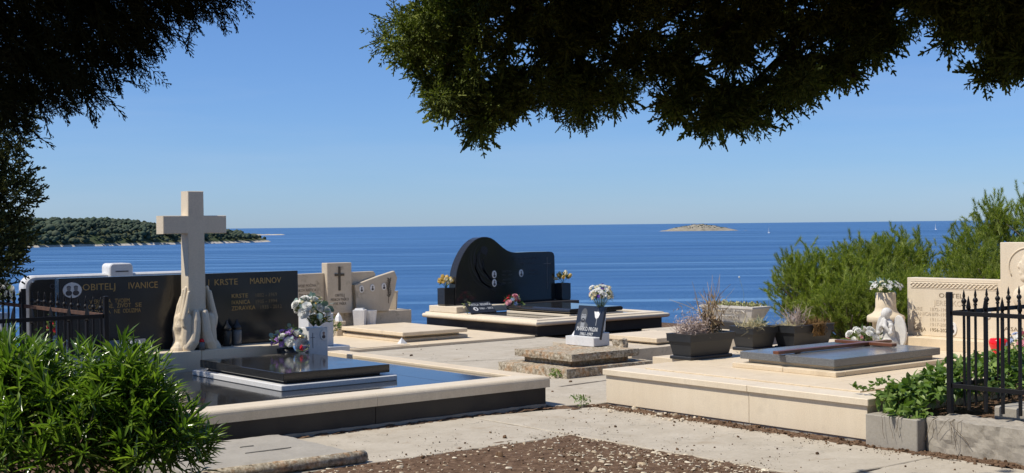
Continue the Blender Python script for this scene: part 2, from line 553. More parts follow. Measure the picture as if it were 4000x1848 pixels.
def link(name, me, mat=None, parent=None):
    if mat is not None:
        me.materials.clear()
        me.materials.append(mat)
    o = bpy.data.objects.new(name, me)
    COL.objects.link(o)
    if parent is not None:
        o.parent = parent
        if parent.parent is None:
            o.matrix_parent_inverse = Matrix.Translation(-parent.location)
    return o


def tag(o, label=None, cat=None, group=None, kind=None):
    if label:
        o['label'] = label
    if cat:
        o['category'] = cat
    if group:
        o['group'] = group
    if kind:
        o['kind'] = kind
    return o


def thing(name, label, cat, loc=(0, 0, 0), group=None):
    o = bpy.data.objects.new(name, None)
    o.empty_display_size = 0.1
    o.location = loc
    COL.objects.link(o)
    return tag(o, label, cat, group)


def np_mesh(name, V, F, mat, parent=None, smooth=False, kind=None):
    """big mesh from numpy arrays of vertices and triangles / quads"""
    me = bpy.data.meshes.new(name)
    V = np.asarray(V, dtype=np.float32)
    F = np.asarray(F, dtype=np.int32)
    k = F.shape[1]
    me.vertices.add(len(V))
    me.vertices.foreach_set('co', V.ravel())
    me.loops.add(F.size)
    me.loops.foreach_set('vertex_index', F.ravel())
    me.polygons.add(len(F))
    me.polygons.foreach_set('loop_start', np.arange(0, F.size, k, dtype=np.int32))
    me.polygons.foreach_set('loop_total', np.full(len(F), k, dtype=np.int32))
    if smooth:
        me.polygons.foreach_set('use_smooth', np.ones(len(F), dtype=bool))
    me.update(calc_edges=True)
    o = link(name, me, mat, parent)
    if kind:
        o['kind'] = kind
    return o


def basis(d, roll_=None):
    """rotation matrices whose x axis is d (n,3); random or given roll"""
    d = d/np.linalg.norm(d, axis=1, keepdims=True)
    n = len(d)
    ref = np.tile(np.array([0.0, 0.0, 1.0]), (n, 1))
    ref[np.abs(d[:, 2]) > 0.95] = (1, 0, 0)
    a = np.cross(ref, d)
    a /= np.linalg.norm(a, axis=1, keepdims=True)
    b = np.cross(d, a)
    if roll_ is None:
        roll_ = rng.uniform(0, 2*math.pi, n)
    c, s = np.cos(roll_)[:, None], np.sin(roll_)[:, None]
    return np.stack([d, a*c+b*s, -a*s+b*c], axis=2)


def scatter(templates, pos, rot, scl):
    """copies of small template meshes (V,F) placed at pos with rot (n,3,3) and scale; one V,F out"""
    Vs, Fs, off = [], [], 0
    n = len(pos)
    pick = rng.integers(0, len(templates), n)
    for t, (tv, tf) in enumerate(templates):
        ids = np.nonzero(pick == t)[0]
        if len(ids) == 0:
            continue
        v = np.einsum('nij,mj->nmi', rot[ids], tv)*scl[ids][:, None, None] + pos[ids][:, None, :]
        m_ = len(tv)
        fidx = tf[None, :, :] + (np.arange(len(ids))*m_)[:, None, None] + off
        Vs.append(v.reshape(-1, 3))
        Fs.append(fidx.reshape(-1, tf.shape[1]))
        off += m_*len(ids)
    return np.concatenate(Vs), np.concatenate(Fs)


def remeshed(build, name, mat, parent, voxel, smooth_it=4):
    """joined solids fused into one continuous skin"""
    mb = MB()
    build(mb)
    tmp = bpy.data.objects.new('tmp', mb.mesh('tmp'))
    COL.objects.link(tmp)
    md = tmp.modifiers.new('r', 'REMESH')
    md.mode = 'VOXEL'
    md.voxel_size = voxel
    md.use_smooth_shade = True
    if smooth_it:
        s_ = tmp.modifiers.new('s', 'SMOOTH')
        s_.iterations = smooth_it
        s_.factor = 0.5
    dg = bpy.context.evaluated_depsgraph_get()
    me = bpy.data.meshes.new_from_object(tmp.evaluated_get(dg))
    bpy.data.objects.remove(tmp)
    me.name = name
    me.polygons.foreach_set('use_smooth', [True]*len(me.polygons))
    return link(name, me, mat, parent)


def ball(mb, c, r, n=10):
    r = r if hasattr(r, '__len__') else (r, r, r)
    prof = [(math.sin(math.pi*i/n), -math.cos(math.pi*i/n)) for i in range(n+1)]
    vs, fs = [], []
    m_ = 12
    for (a, z) in prof:
        for k in range(m_):
            t = 2*math.pi*k/m_
            vs.append((c[0]+r[0]*max(a, 0.001)*math.cos(t), c[1]+r[1]*max(a, 0.001)*math.sin(t), c[2]+r[2]*z))
    for i in range(n):
        for k in range(m_):
            k2 = (k+1) % m_
            fs.append((i*m_+k, i*m_+k2, (i+1)*m_+k2, (i+1)*m_+k))
    fs.append(tuple(range(m_))[::-1])
    fs.append(tuple(n*m_+k for k in range(m_)))
    mb.add(vs, fs)


def limb(mb, pts, rad):
    """rounded chain of segments"""
    mb.tube(pts, rad, 10)
    for p, r in zip(pts, rad):
        ball(mb, p, r, 8)


TEXT_CACHE = {}


def lettering(s, parent, loc, size, face, mat, align='LEFT', width=None, tilt=0.0, name='lettering', depth=0.0015, bold=0.0):
    """one line of raised or cut letters; face '-y', '-x' or 'plaque' rotations"""
    cu = bpy.data.curves.new('t', 'FONT')
    cu.body = s
    cu.size = size
    cu.extrude = depth
    cu.offset = bold
    cu.align_x = align
    cu.resolution_u = 2
    t = bpy.data.objects.new('t', cu)
    COL.objects.link(t)
    dg = bpy.context.evaluated_depsgraph_get()
    me = bpy.data.meshes.new_from_object(t.evaluated_get(dg))
    bpy.data.objects.remove(t)
    bpy.data.curves.remove(cu)
    if width and len(me.vertices):
        xs = [v.co.x for v in me.vertices]
        k = width/(max(xs)-min(xs))
        for v in me.vertices:
            v.co.x *= k
    rot = Euler((R(90)-tilt, 0, 0)).to_matrix().to_4x4()
    if face == '-x':
        rot = Euler((0, 0, R(-90))).to_matrix().to_4x4() @ rot
    me.transform(Matrix.Translation(loc) @ rot)
    me.name = name
    return link(name, me, mat, parent)


def medallion(parent, c, a, b, face, people=1, colour=False, label=None):
    """oval porcelain portrait: c centre on the stone's face"""
    def oval(ra, rb, d0, d1, cz=0.0, cx=0.0, n=20):
        mb = MB()
        pts = [(cx+ra*math.cos(2*math.pi*k/n), cz+rb*math.sin(2*math.pi*k/n)) for k in range(n)]
        if face == '-y':
            mb.prism([(c[0]+p, c[2]+q) for p, q in pts], 'y', c[1]-d0, c[1]-d1, min(0.002, (d1-d0)*0.3))
        else:
            mb.prism([(c[1]-p, c[2]+q) for p, q in pts], 'x', c[0]-d0, c[0]-d1, min(0.002, (d1-d0)*0.3))
        return mb
    o = oval(a, b, -0.002, 0.012).build('portrait_medallion', PORC, parent)
    for k in range(people):
        two = people == 2
        dx = (k-(people-1)/2)*a*0.74
        hd = oval(a*(0.2 if two else 0.3), b*(0.33 if two else 0.3), 0.0121, 0.0145, b*0.2, dx)
        hd.build('portrait_head', PHOTOS if colour else PHOTOG, o)
        sh = oval(a*(0.34 if two else 0.52), b*0.34, 0.0121, 0.0139, -b*0.36, dx)
        sh.build('portrait_shoulders', PHOTOD, o)
        oval(a*(0.22 if two else 0.34), b*0.2, 0.0121, 0.0138, b*0.4, dx).build('portrait_hair', PHOTOD, o)
    return o


def lat(l, d, z=0.0):
    """a point d metres ahead of the gate and l metres to its right"""
    return Vector((RT.x*l + FW.x*d, RT.y*l + FW.y*d, z))


def rough_box(x0, x1, y0, y1, z0, z1, seg=0.05, amp=0.008, freq=9.0, chip=0.0):
    """weathered block: subdivided faces with an uneven surface"""
    mb = MB()
    idx = {}

    def vert(p):
        k = tuple(round(a, 4) for a in p)
        if k not in idx:
            q = Vector(p)
            d = noise.noise_vector(q*freq)*amp + noise.noise_vector(q*freq*3.1)*amp*0.5
            if chip:
                near = sum(1 for a, lo, hi in zip(p, (x0, y0, z0), (x1, y1, z1)) if min(abs(a-lo), abs(a-hi)) < 1e-6)
                if near >= 2:
                    cen = Vector(((x0+x1)/2, (y0+y1)/2, (z0+z1)/2))
                    d += (cen-q).normalized()*chip*(0.4+max(0, noise.noise(q*12)))
            idx[k] = len(mb.v)
            mb.v.append(tuple(q+d))
        return idx[k]

    def grid(fn, u0, u1, w0, w1):
        nu, nw = max(1, round((u1-u0)/seg)), max(1, round((w1-w0)/seg))
        for i in range(nu):
            for j in range(nw):
                a, b = u0+(u1-u0)*i/nu, u0+(u1-u0)*(i+1)/nu
                c, d = w0+(w1-w0)*j/nw, w0+(w1-w0)*(j+1)/nw
                mb.f.append(tuple(vert(fn(p, q)) for p, q in ((a, c), (b, c), (b, d), (a, d))))
    for z in (z0, z1):
        grid(lambda p, q: (p, q, z), x0, x1, y0, y1)
    for y in (y0, y1):
        grid(lambda p, q: (p, y, q), x0, x1, z0, z1)
    for x in (x0, x1):
        grid(lambda p, q: (x, p, q), y0, y1, z0, z1)
    return mb


# =================================================================== THE SETTING
def terrain_z(x, y):
    """level terrace, then the bank drops to the sea"""
    ex = max(0.0, x-17.6)
    ey = max(0.0, y-20.2)
    d = math.hypot(ex, ey)
    z = -0.03
    if d > 0:
        z -= min(0.62*d + 0.05*d*d, 8 + 0.3*d)
        z += 0.35*noise.noise(Vector((x*0.4, y*0.4, 0)))*min(1, d)
    return max(z, -24.0)


def build_ground():
    xs = np.concatenate([np.linspace(-60, -2, 12), np.linspace(0, 17, 18), np.linspace(17.6, 40, 40), np.linspace(42, 110, 20)])
    ys = np.concatenate([np.linspace(-60, -2, 12), np.linspace(0, 20, 21), np.linspace(20.2, 42, 40), np.linspace(44, 110, 20)])
    V = np.array([(x, y, terrain_z(x, y)) for x in xs for y in ys])
    nx, ny = len(xs), len(ys)
    F = [(i*ny+j, (i+1)*ny+j, (i+1)*ny+j+1, i*ny+j+1) for i in range(nx-1) for j in range(ny-1)]
    np_mesh('ground', V, F, SOIL, smooth=True, kind='structure')


def build_sea():
    c = FW*30000
    s = 60000
    mb = MB()
    mb.add([(c.x-s*2, c.y-s*2, -15), (c.x+s*2, c.y-s*2, -15), (c.x+s*2, c.y+s*2, -15), (c.x-s*2, c.y+s*2, -15)], [(0, 1, 2, 3)])
    tag(mb.build('sea', SEA), kind='structure')


def irregular(poly, amp, step=0.05):
    out = []
    n = len(poly)
    for i in range(n):
        a, b = Vector(poly[i]), Vector(poly[(i+1) % n])
        k = max(1, int((b-a).length/step))
        nr = Vector((-(b-a).y, (b-a).x)).normalized()
        for j in range(k):
            p = a.lerp(b, j/k)
            w = noise.noise(Vector((p.x*4, p.y*4, 3)))*0.7 + noise.noise(Vector((p.x*17, p.y*17, 8)))*0.3
            q = p + nr*w*amp
            out.append((q.x, q.y))
    return out


def build_path():
    slabs = [([(4.2, 8.62), (7.485, 8.58), (7.485, 10.04), (4.2, 10.04)], 0.05, 0.000),
             ([(7.51, 5.92), (8.84, 5.92), (8.83, 9.7), (8.45, 9.86), (7.51, 10.0)], 0.035, 0.003),
             ([(7.5, 2.0), (8.86, 2.0), (8.86, 5.89), (7.5, 5.89)], 0.035, 0.001),
             ([(8.53, 10.02), (8.9, 9.84), (9.62, 9.9), (9.6, 11.2), (8.54, 11.3)], 0.03, 0.012),
             ([(8.55, 11.33), (9.6, 11.24), (11.9, 11.5), (12.1, 13.6), (10.2, 14.3), (8.55, 14.0)], 0.03, 0.004),
             ([(8.55, 14.03), (10.2, 14.33), (12.1, 13.63), (13.7, 13.9), (13.75, 16.35), (8.55, 16.3)], 0.02, 0.007),
             ([(8.98, 9.93), (13.5, 9.93), (13.6, 13.8), (12.13, 13.55), (11.93, 11.45), (9.64, 11.2)], 0.02, 0.0)]
    for poly, amp, z in slabs:
        pts = irregular(poly, amp)
        mb = MB()
        mb.prism(pts, 'z', -0.06, z, 0.006)
        tag(mb.build('path_slab', CONC), kind='structure')


def flakes(n, area, size, flat=0.35, zfun=None, bias=None):
    """small angular chips lying on the ground"""
    T = []
    for _ in range(6):
        k = random.choice((5, 6, 7))
        ang = sorted(random.uniform(0, 2*math.pi) for _ in range(k))
        rr = [random.uniform(0.6, 1.0) for _ in range(k)]
        top = [(math.cos(a)*r*0.75, math.sin(a)*r*0.55, flat) for a, r in zip(ang, rr)]
        bot = [(math.cos(a)*r, math.sin(a)*r*0.7, -0.1) for a, r in zip(ang, rr)]
        v = np.array(top+bot+[(0, 0, flat*1.15)])
        fs = [(i, (i+1) % k, 2*k) for i in range(k)]
        for i in range(k):
            j = (i+1) % k
            fs += [(i, k+i, k+j), (i, k+j, j)]
        T.append((v, np.array(fs)))
    pos = []
    while len(pos) < n:
        x, y = random.uniform(area[0], area[1]), random.uniform(area[2], area[3])
        if bias is None or random.random() < bias(x, y):
            pos.append((x, y, zfun(x, y) if zfun else 0.004))
    pos = np.array(pos)
    d = np.stack([rng.normal(0, 1, n), rng.normal(0, 1, n), rng.normal(0, 0.12, n)], 1)
    return scatter(T, pos, basis(d, rng.normal(0, 0.25, n)), size*rng.lognormal(0, 0.5, n))


def soil_h(x, y):
    edge = min(1.0, max(0.0, (7.5-x)*3), max(0.0, (8.62-y)*3))
    return -0.006 + 0.012*edge + 0.012*noise.noise(Vector((x*5, y*5, 0))) + 0.008*noise.noise(Vector((x*19, y*19, 4)))


def build_soil():
    xs = np.arange(2.0, 7.62, 0.035)
    ys = np.arange(4.5, 8.72, 0.035)
    V = np.array([(x, y, soil_h(x, y)) for x in xs for y in ys])
    ny = len(ys)
    F = [(i*ny+j, (i+1)*ny+j, (i+1)*ny+j+1, i*ny+j+1) for i in range(len(xs)-1) for j in range(ny-1)]
    np_mesh('soil_bed', V, F, SOIL, smooth=True, kind='structure')
    # strips of soil and crumbs along the foot of the tombs
    for (x0, x1, y0, y1) in ((8.8, 9.03, 5.2, 9.85), (4.3, 8.6, 9.98, 10.12), (8.45, 8.62, 9.7, 11.6)):
        xs = np.arange(x0, x1+0.01, 0.025)
        ys = np.arange(y0, y1+0.01, 0.025)
        V = np.array([(x, y, 0.002 + 0.02*noise.noise(Vector((x*9, y*9, 1))) + 0.012*noise.noise(Vector((x*31, y*31, 4)))) for x in xs for y in ys])
        ny = len(ys)
        F = [(i*ny+j, (i+1)*ny+j, (i+1)*ny+j+1, i*ny+j+1) for i in range(len(xs)-1) for j in range(ny-1)]
        np_mesh('soil_strip', V, F, SOIL, smooth=True, kind='structure')
    pale = leafy('pale stone chips', [(0.42, 0.33, 0.22), (0.62, 0.52, 0.38), (0.72, 0.64, 0.5)], 0.8, 0.2, 0.0)
    V, F = flakes(2300, (3.6, 7.55, 5.0, 8.62), 0.0125, 0.18, lambda x, y: soil_h(x, y)+0.004,
                  lambda x, y: 0.25 + 0.75*min(1, max(0, (x-6.2)/1.2))*min(1.0, max(0.25, (8.7-y)/1.0)))
    tag(np_mesh('pale_chips', V, F, pale, kind='stuff'), 'pale stone chips strewn over the brown soil bed', 'chips')
    dark = leafy('dark soil crumbs', [(0.035, 0.022, 0.014), (0.12, 0.07, 0.04), (0.2, 0.13, 0.08)], 0.95, 0.1, 0.0)
    V1, F1 = flakes(1500, (3.6, 7.6, 5.0, 8.66), 0.009, 0.45, lambda x, y: soil_h(x, y)+0.003)
    V2, F2 = flakes(700, (8.76, 9.02, 5.2, 9.8), 0.009, 0.6, lambda x, y: 0.006)
    V3, F3 = flakes(160, (4.3, 9.0, 5.2, 10.05), 0.0075, 0.6, lambda x, y: 0.005, lambda x, y: 1.0 if (x > 7.5 or y > 8.6) else 0)
    V5, F5 = flakes(800, (4.3, 9.0, 5.2, 10.05), 0.0055, 0.4, lambda x, y: 0.005,
                    lambda x, y: (0.0 if (x < 7.5 and y < 8.6) else math.exp(-4.5*min(abs(x-7.5) if y < 8.6 else 9, abs(y-8.6) if x < 7.5 else 9, math.hypot(x-7.5, y-8.6), abs(8.75-x)*1.3)))*max(0.0, 0.4+noise.noise(Vector((x*2.5, y*2.5, 7)))*1.6))
    V4, F4 = flakes(60, (8.8, 12.5, 10.3, 16.0), 0.012, 0.6, lambda x, y: 0.014)
    o = 0
    VV, FF = [], []
    for V, F in ((V1, F1), (V2, F2), (V3, F3), (V4, F4), (V5, F5)):
        VV.append(V); FF.append(F+o); o += len(V)
    tag(np_mesh('soil_crumbs', np.concatenate(VV), np.concatenate(FF), dark, kind='stuff'), 'dark crumbs of soil and leaf litter on bed and path', 'litter')
    V, F = flakes(60, (8.66, 8.98, 8.4, 9.8), 0.014, 0.5, lambda x, y: 0.01)
    tag(np_mesh('rubble', V, F, pale, kind='stuff'), 'pale rubble crumbs at the foot of the cream tomb', 'rubble')


def island(name, centre, along, length, depth, height, prof, n=90, m_=40, shore=-15.0, mat=None):
    """a low hill with a rocky rim; prof gives relative height along its length"""
    a = Vector((along.x, along.y, 0)).normalized()
    b = Vector((-a.y, a.x, 0))
    V = []
    for i in range(n+1):
        t = i/n*2-1
        for j in range(m_+1):
            s = j/m_*2-1
            h = prof(t)
            w = math.sqrt(max(0.0, 1-t*t))*0.92+0.04
            edge = max(0.0, 1-(abs(s)/w)**2.2)
            p = centre + a*(t*length/2) + b*(s*depth/2)
            z = shore - 2.5 + (height*h+2.5)*edge**0.8 + edge*height*0.12*noise.noise(Vector((p.x, p.y, 0))*(6/depth)) \
                + 1.6*noise.noise(Vector((p.x*0.07, p.y*0.07, 5)))*min(1, edge*4)
            V.append((p.x, p.y, z))
    F = [(i*(m_+1)+j, (i+1)*(m_+1)+j, (i+1)*(m_+1)+j+1, i*(m_+1)+j+1) for i in range(n) for j in range(m_)]
    o = np_mesh(name, np.array(V), F, mat or HILL, smooth=True, kind='structure')
    return o, V, F


def crown_templates(k=4):
    T = []
    for q in range(k):
        bm = bmesh.new()
        bmesh.ops.create_icosphere(bm, subdivisions=1, radius=1.0)
        for v in bm.verts:
            n_ = noise.noise(v.co*2.2+Vector((q*7, 0, 0)))
            v.co *= 1+0.3*n_
            v.co.z *= 0.8
        bm.verts.ensure_lookup_table()
        T.append((np.array([v.co[:] for v in bm.verts]), np.array([[v.index for v in f_.verts] for f_ in bm.faces])))
        bm.free()
    return T


def woodland(name, V, low, dens, size, label, zmin=None):
    P = np.array(V)
    P = P[P[:, 2] > low]
    n = dens
    ids = rng.integers(0, len(P), n)
    spread = np.ptp(P[:, 0])/60
    pos = P[ids] + np.stack([rng.normal(0, spread, n), rng.normal(0, spread, n), rng.uniform(-0.2, 0.25, n)*size], 1)
    # keep only the crowns whose foot is on land
    tree = []
    XY = P[:, :2]
    for q in pos:
        d = np.min(np.abs(XY-q[:2]).sum(1))
        tree.append(d < spread*1.2)
    pos = pos[np.array(tree)]
    n = len(pos)
    rot = basis(np.stack([rng.normal(0, 1, n), rng.normal(0, 1, n), np.zeros(n)], 1), np.zeros(n))
    Vv, Ff = scatter(crown_templates(), pos, rot, size*np.clip(rng.lognormal(-0.1, 0.42, n), 0.4, 2.2))
    return tag(np_mesh(name, Vv, Ff, SCRUBM, smooth=True, kind='stuff'), label, 'woodland')


def build_islands():
    c = Vector((560, 1420, 0))
    al = Vector((797-380, 1478-1395, 0))
    o, V, F = island('wooded_headland', Vector((520, 1424, 0)), al, 560, 190, 26.5,
                     lambda t: max(0.02, min(1.0, 1.0-max(0, (t-0.05)/0.98)**1.6)))
    woodland('headland_trees', V, -10.2, 9500, 2.3, 'dark green woodland covering the near headland on the left')
    o, V, F = island('far_headland', Vector((1388, 2929, 0)), Vector((1560-1250, 2815-3060, 0)), 420, 150, 26,
                     lambda t: max(0.03, 0.95-max(0, (t+0.6)/1.6)**0.8))
    woodland('far_headland_trees', V, -9.5, 500, 6.0, 'bluish woodland on the more distant headland tip')
    o, V, F = island('islet', Vector((2196, 2056, 0)), Vector((2264-2117, 1992-2109, 0)), 196, 100, 15.0,
                     lambda t: max(0.0, (1-abs(t+0.1)**1.2*1.1)), mat=ISLET)
    woodland('islet_scrub', V, -9.0, 420, 0.9, 'low olive scrub on the small bare islet')


build_ground()
build_sea()
build_islands()
build_path()
build_soil()


# =================================================================== BOATS
def sailboat(base, height, label, jib=True):
    t = thing('sailboat', label, 'sailboat', base, 'sailing boats out at sea')
    L = height*0.95
    hd = Vector((0.8, 0.6, 0)).normalized()
    sd = Vector((-hd.y, hd.x, 0))
    B = Vector(base)

    def P(a, b, z):
        return B + hd*a + sd*b + Vector((0, 0, z))
    mb = MB()
    secs = [(-0.5, 0.10, 0.08), (-0.3, 0.15, 0.10), (0.1, 0.15, 0.10), (0.35, 0.09, 0.11), (0.5, 0.005, 0.13)]
    vs = []
    for s, w, h in secs:
        vs += [P(s*L, -w*L, h*L), P(s*L, -w*L*0.6, -0.02*L), P(s*L, w*L*0.6, -0.02*L), P(s*L, w*L, h*L)]
    fs = [(0, 1, 2, 3), (16, 17, 18, 19)]
    for i in range(4):
        for k in range(4):
            fs.append((i*4+k, i*4+(k+1) % 4, i*4+4+(k+1) % 4, i*4+4+k))
    mb.add(vs, fs)
    mb.build('hull', SAIL, t)
    MB().tube([P(0.05*L, 0, 0.05*L), P(0.05*L, 0, height)], height*0.01, 6).build('mast', plain('alloy', (0.5, 0.5, 0.5), 0.4), t)

    def sail(nm, a, b, c, bulge):
        mb = MB()
        n = 6
        vs, fs = [], []
        for i in range(n+1):
            for j in range(n+1):
                u, w = i/n, j/n
                p = a.lerp(b, u).lerp(c.lerp(b, u), w)
                p = p + sd*bulge*math.sin(math.pi*w)*(1-u)
                vs.append(p)
        for i in range(n):
            for j in range(n):
                k = i*(n+1)+j
                fs.append((k, k+1, k+n+2, k+n+1))
        m2 = len(vs)
        vs += [v + sd*0.03 for v in vs]
        fs += [tuple(q+m2 for q in f_) for f_ in fs]
        mb.add(vs, fs)
        mb.build(nm, SAIL, t)
    sail('mainsail', P(0.04*L, 0, height*0.12), P(0.045*L, 0, height*0.98), P(-0.38*L, 0.05*L, height*0.13), L*0.05)
    if jib:
        sail('jib', P(0.47*L, 0, height*0.13), P(0.07*L, 0, height*0.8), P(0.1*L, 0.06*L, height*0.13), L*0.05)


sailboat((1653.5, 1405.8, -15.0), 12.2, 'white sailing boat closest to the small islet', True)
sailboat((2180.7, 1451.2, -15.0), 13.6, 'white sailing boat far right above the pines', False)


# =================================================================== DARK TOMB WITH THE CROSS (front left)
def round_coping(outer, inner, z0, z1, r=0.035, n=5):
    pts = [(-inner, z0), (outer, z0), (outer, z1-r)]
    for k in range(1, n+1):
        a = math.pi/2*k/n
        pts.append((outer-r+r*math.cos(a), z1-r+r*math.sin(a)))
    pts += [(-inner+0.006, z1), (-inner, z1-0.006)]
    return pts


def tomb_cross():
    t = thing('tomb', 'dark granite tomb with cream coping behind the oleander', 'tomb', (6.5, 12, 0))
    x0, x1, y0, y1 = 4.5, 8.5, 10.1, 13.95
    # side panels
    for a, b in ((x0, 6.498), (6.502, x1)):
        MB().box(a, b, y0, y0+0.06, 0.02, 0.19, 0.003).build('side_panel', BLACKM, t)
    for a, b in ((y0+0.062, 12.0), (12.004, y1)):
        MB().box(x1-0.06, x1, a, b, 0.02, 0.19, 0.003).build('side_panel', BLACKM, t)
        MB().box(x0, x0+0.06, a, b, 0.02, 0.19, 0.003).build('side_panel', BLACKM, t)
    rough_box(x0+0.02, x1-0.01, y0-0.022, y0+0.1, -0.04, 0.03, 0.06, 0.008).build('footing', CONC2, t)
    MB().box(x0+0.062, x1-0.062, y0+0.062, y1-0.01, 0.0, 0.18, 0).build('core', CONC2, t)
    prof = round_coping(0.03, 0.24, 0.192, 0.305, 0.045)
    for a, b, m0, m1 in ((x0, 6.499, 1, 0), (6.502, x1, 0, 1)):
        MB().strip(prof, (a, y0), (b, y0), (0, -1), m0, m1).build('coping_stone', LIME2, t)
    for a, b, m0, m1 in ((y0, 11.9, 1, 0), (11.903, y1, 0, 0)):
        MB().strip(prof, (x1, a), (x1, b), (1, 0), m0, m1).build('coping_stone', LIME, t)
        MB().strip(prof, (x0, a), (x0, b), (-1, 0), m0, m1).build('coping_stone', LIME, t)
    # polished floor tiles
    for a, b in ((x0+0.241, 6.23), (6.234, 7.6), (7.604, x1-0.241)):
        MB().box(a, b, y0+0.241, 13.19, 0.2, 0.281, 0.002).build('floor_tile', BLACK, t)
    # step and slab
    s = MB().box(6.03, 7.32, 10.97, 12.86, 0.2815, 0.335, 0.006).build('step', WHITE, t)
    MB().box(6.15, 7.2, 11.1, 12.74, 0.3355, 0.362, 0.003).build('slab_support', BLACKM, t)
    MB().box(6.08, 7.265, 11.02, 12.78, 0.3625, 0.443, 0.006).build('slab', BLACK, t)
    # plinth for the headstone
    for a, b in ((4.72, 6.3), (6.303, 7.86)):
        MB().box(a, b, 13.2, 13.8, 0.2, 0.5, 0.006).build('plinth', LIME2, t)
    return t


def headstone_cross():
    y = 13.55
    t = thing('headstone', 'wide black granite headstone with gilt lettering behind the cross', 'headstone', (6.3, 13.6, 0.5))
    MB().box(4.9, 7.68, y, y+0.12, 0.501, 1.305, 0.004).build('stone', HEADB, t)
    f = y-0.001
    for w_, x, wd in (('OBITELJ', 5.141, 0.35), ('IVANICE', 5.635, 0.325), ('I', 6.55, None), ('KRSTE', 6.625, 0.28), ('MARINOV', 7.06, 0.393)):
        lettering(w_, t, (x, f, 1.172), 0.097, '-y', GOLD, 'LEFT', wd)
    for w_, x, z, wd in (('VJERNIMA', 5.215, 1.03, 0.235), ('TVOJIM', 5.487, 1.03, 0.163), ('GOSPODINE,', 5.2, 0.978, 0.27), ('ŽIVOT', 5.509, 0.978, 0.155), ('SE', 5.71, 0.978, 0.07),
                         ('MIJENJA', 5.2, 0.92, 0.17), ('A', 5.4, 0.92, None), ('NE', 5.476, 0.92, 0.065), ('ODUZIMA', 5.575, 0.92, 0.195)):
        lettering(w_, t, (x, f, z), 0.062, '-y', GOLD, 'LEFT', wd)
    for w_, d_, z, wd, dx in (('KRSTE', '1882 - 1969', 1.022, 0.2, 7.124), ('IVANICA', '1905 - 1994', 0.95, 0.227, 7.124), ('ZDRAVKA', '1935 - 2012', 0.884, 0.295, 7.182)):
        lettering(w_, t, (6.833, f, z), 0.066, '-y', GOLD, 'LEFT', wd)
        lettering(d_, t, (dx, f, z), 0.06, '-y', GOLDD, 'LEFT', 0.27)
    medallion(t, (5.034, y, 1.18), 0.1, 0.08, '-y', 2)


def cross_statue():
    t = thing('cross_statue', 'tall cream stone cross held between two praying hands', 'statue', (6.31, 13.33, 0.5))
    cx, y0, y1 = 6.31, 13.27, 13.45
    mb = MB()
    z0 = 0.52
    out = [(-0.105, z0), (0.105, z0), (0.1, 1.2), (0.095, 1.752), (0.355, 1.748), (0.355, 1.942), (0.092, 1.942), (0.09, 2.205),
           (-0.09, 2.205), (-0.092, 1.942), (-0.375, 1.942), (-0.375, 1.748), (-0.095, 1.748), (-0.1, 1.2)]
    mb.prism([(cx-0.02+a, b) for a, b in out], 'y', y0, y1, 0.006)
    mb.build('cross', LIME2, t)

    def hand(s):
        def b(m_):
            P = lambda x, y, z: (cx+s*x, 13.355+y*1.2, 0.5+z)
            # palm held against the shaft
            limb(m_, [P(0.2, -0.01, 0.0), P(0.165, 0.0, 0.09), P(0.155, 0.0, 0.17), P(0.168, 0.0, 0.25), P(0.16, 0.0, 0.34)], [0.085, 0.07, 0.068, 0.074, 0.06])
            limb(m_, [P(0.19, 0.045, 0.0), P(0.165, 0.055, 0.1), P(0.168, 0.06, 0.22), P(0.16, 0.06, 0.33)], [0.07, 0.06, 0.068, 0.054])
            limb(m_, [P(0.14, -0.05, 0.06), P(0.132, -0.062, 0.2), P(0.132, -0.067, 0.34)], [0.072, 0.066, 0.056])
            # four fingers, index nearest the viewer
            for k, (dy, tip, r) in enumerate(((-0.084, 0.62, 0.027), (-0.03, 0.665, 0.028), (0.024, 0.64, 0.027), (0.076, 0.56, 0.024))):
                limb(m_, [P(0.17, dy*0.95, 0.27), P(0.182, dy, 0.34), P(0.15, dy, 0.47), P(0.122, dy, tip)], [r*1.25, r*1.12, r*1.02, r*0.72])
            # wrist flaring to the base
            limb(m_, [P(0.2, -0.01, 0.03), P(0.245, 0.0, 0.0)], [0.07, 0.05])
            limb(m_, [P(0.12, -0.06, 0.04), P(0.15, -0.04, 0.12)], [0.06, 0.065])
        o = remeshed(b, 'hand', LIME2, t, 0.007, 1)
        # the thumb stands against the shaft in front of the palm
        def th(m_):
            P = lambda x, y, z: (cx+s*x, 13.335+y, 0.5+z)
            limb(m_, [P(0.13, -0.055, 0.03), P(0.085, -0.095, 0.1), P(0.06, -0.108, 0.2), P(0.052, -0.106, 0.32), P(0.052, -0.1, 0.4)], [0.075, 0.064, 0.052, 0.048, 0.038])
        remeshed(th, 'thumb', LIME2, o, 0.007, 1)
        return o
    hand(-1)
    hand(1)


tomb_cross()
headstone_cross()
cross_statue()


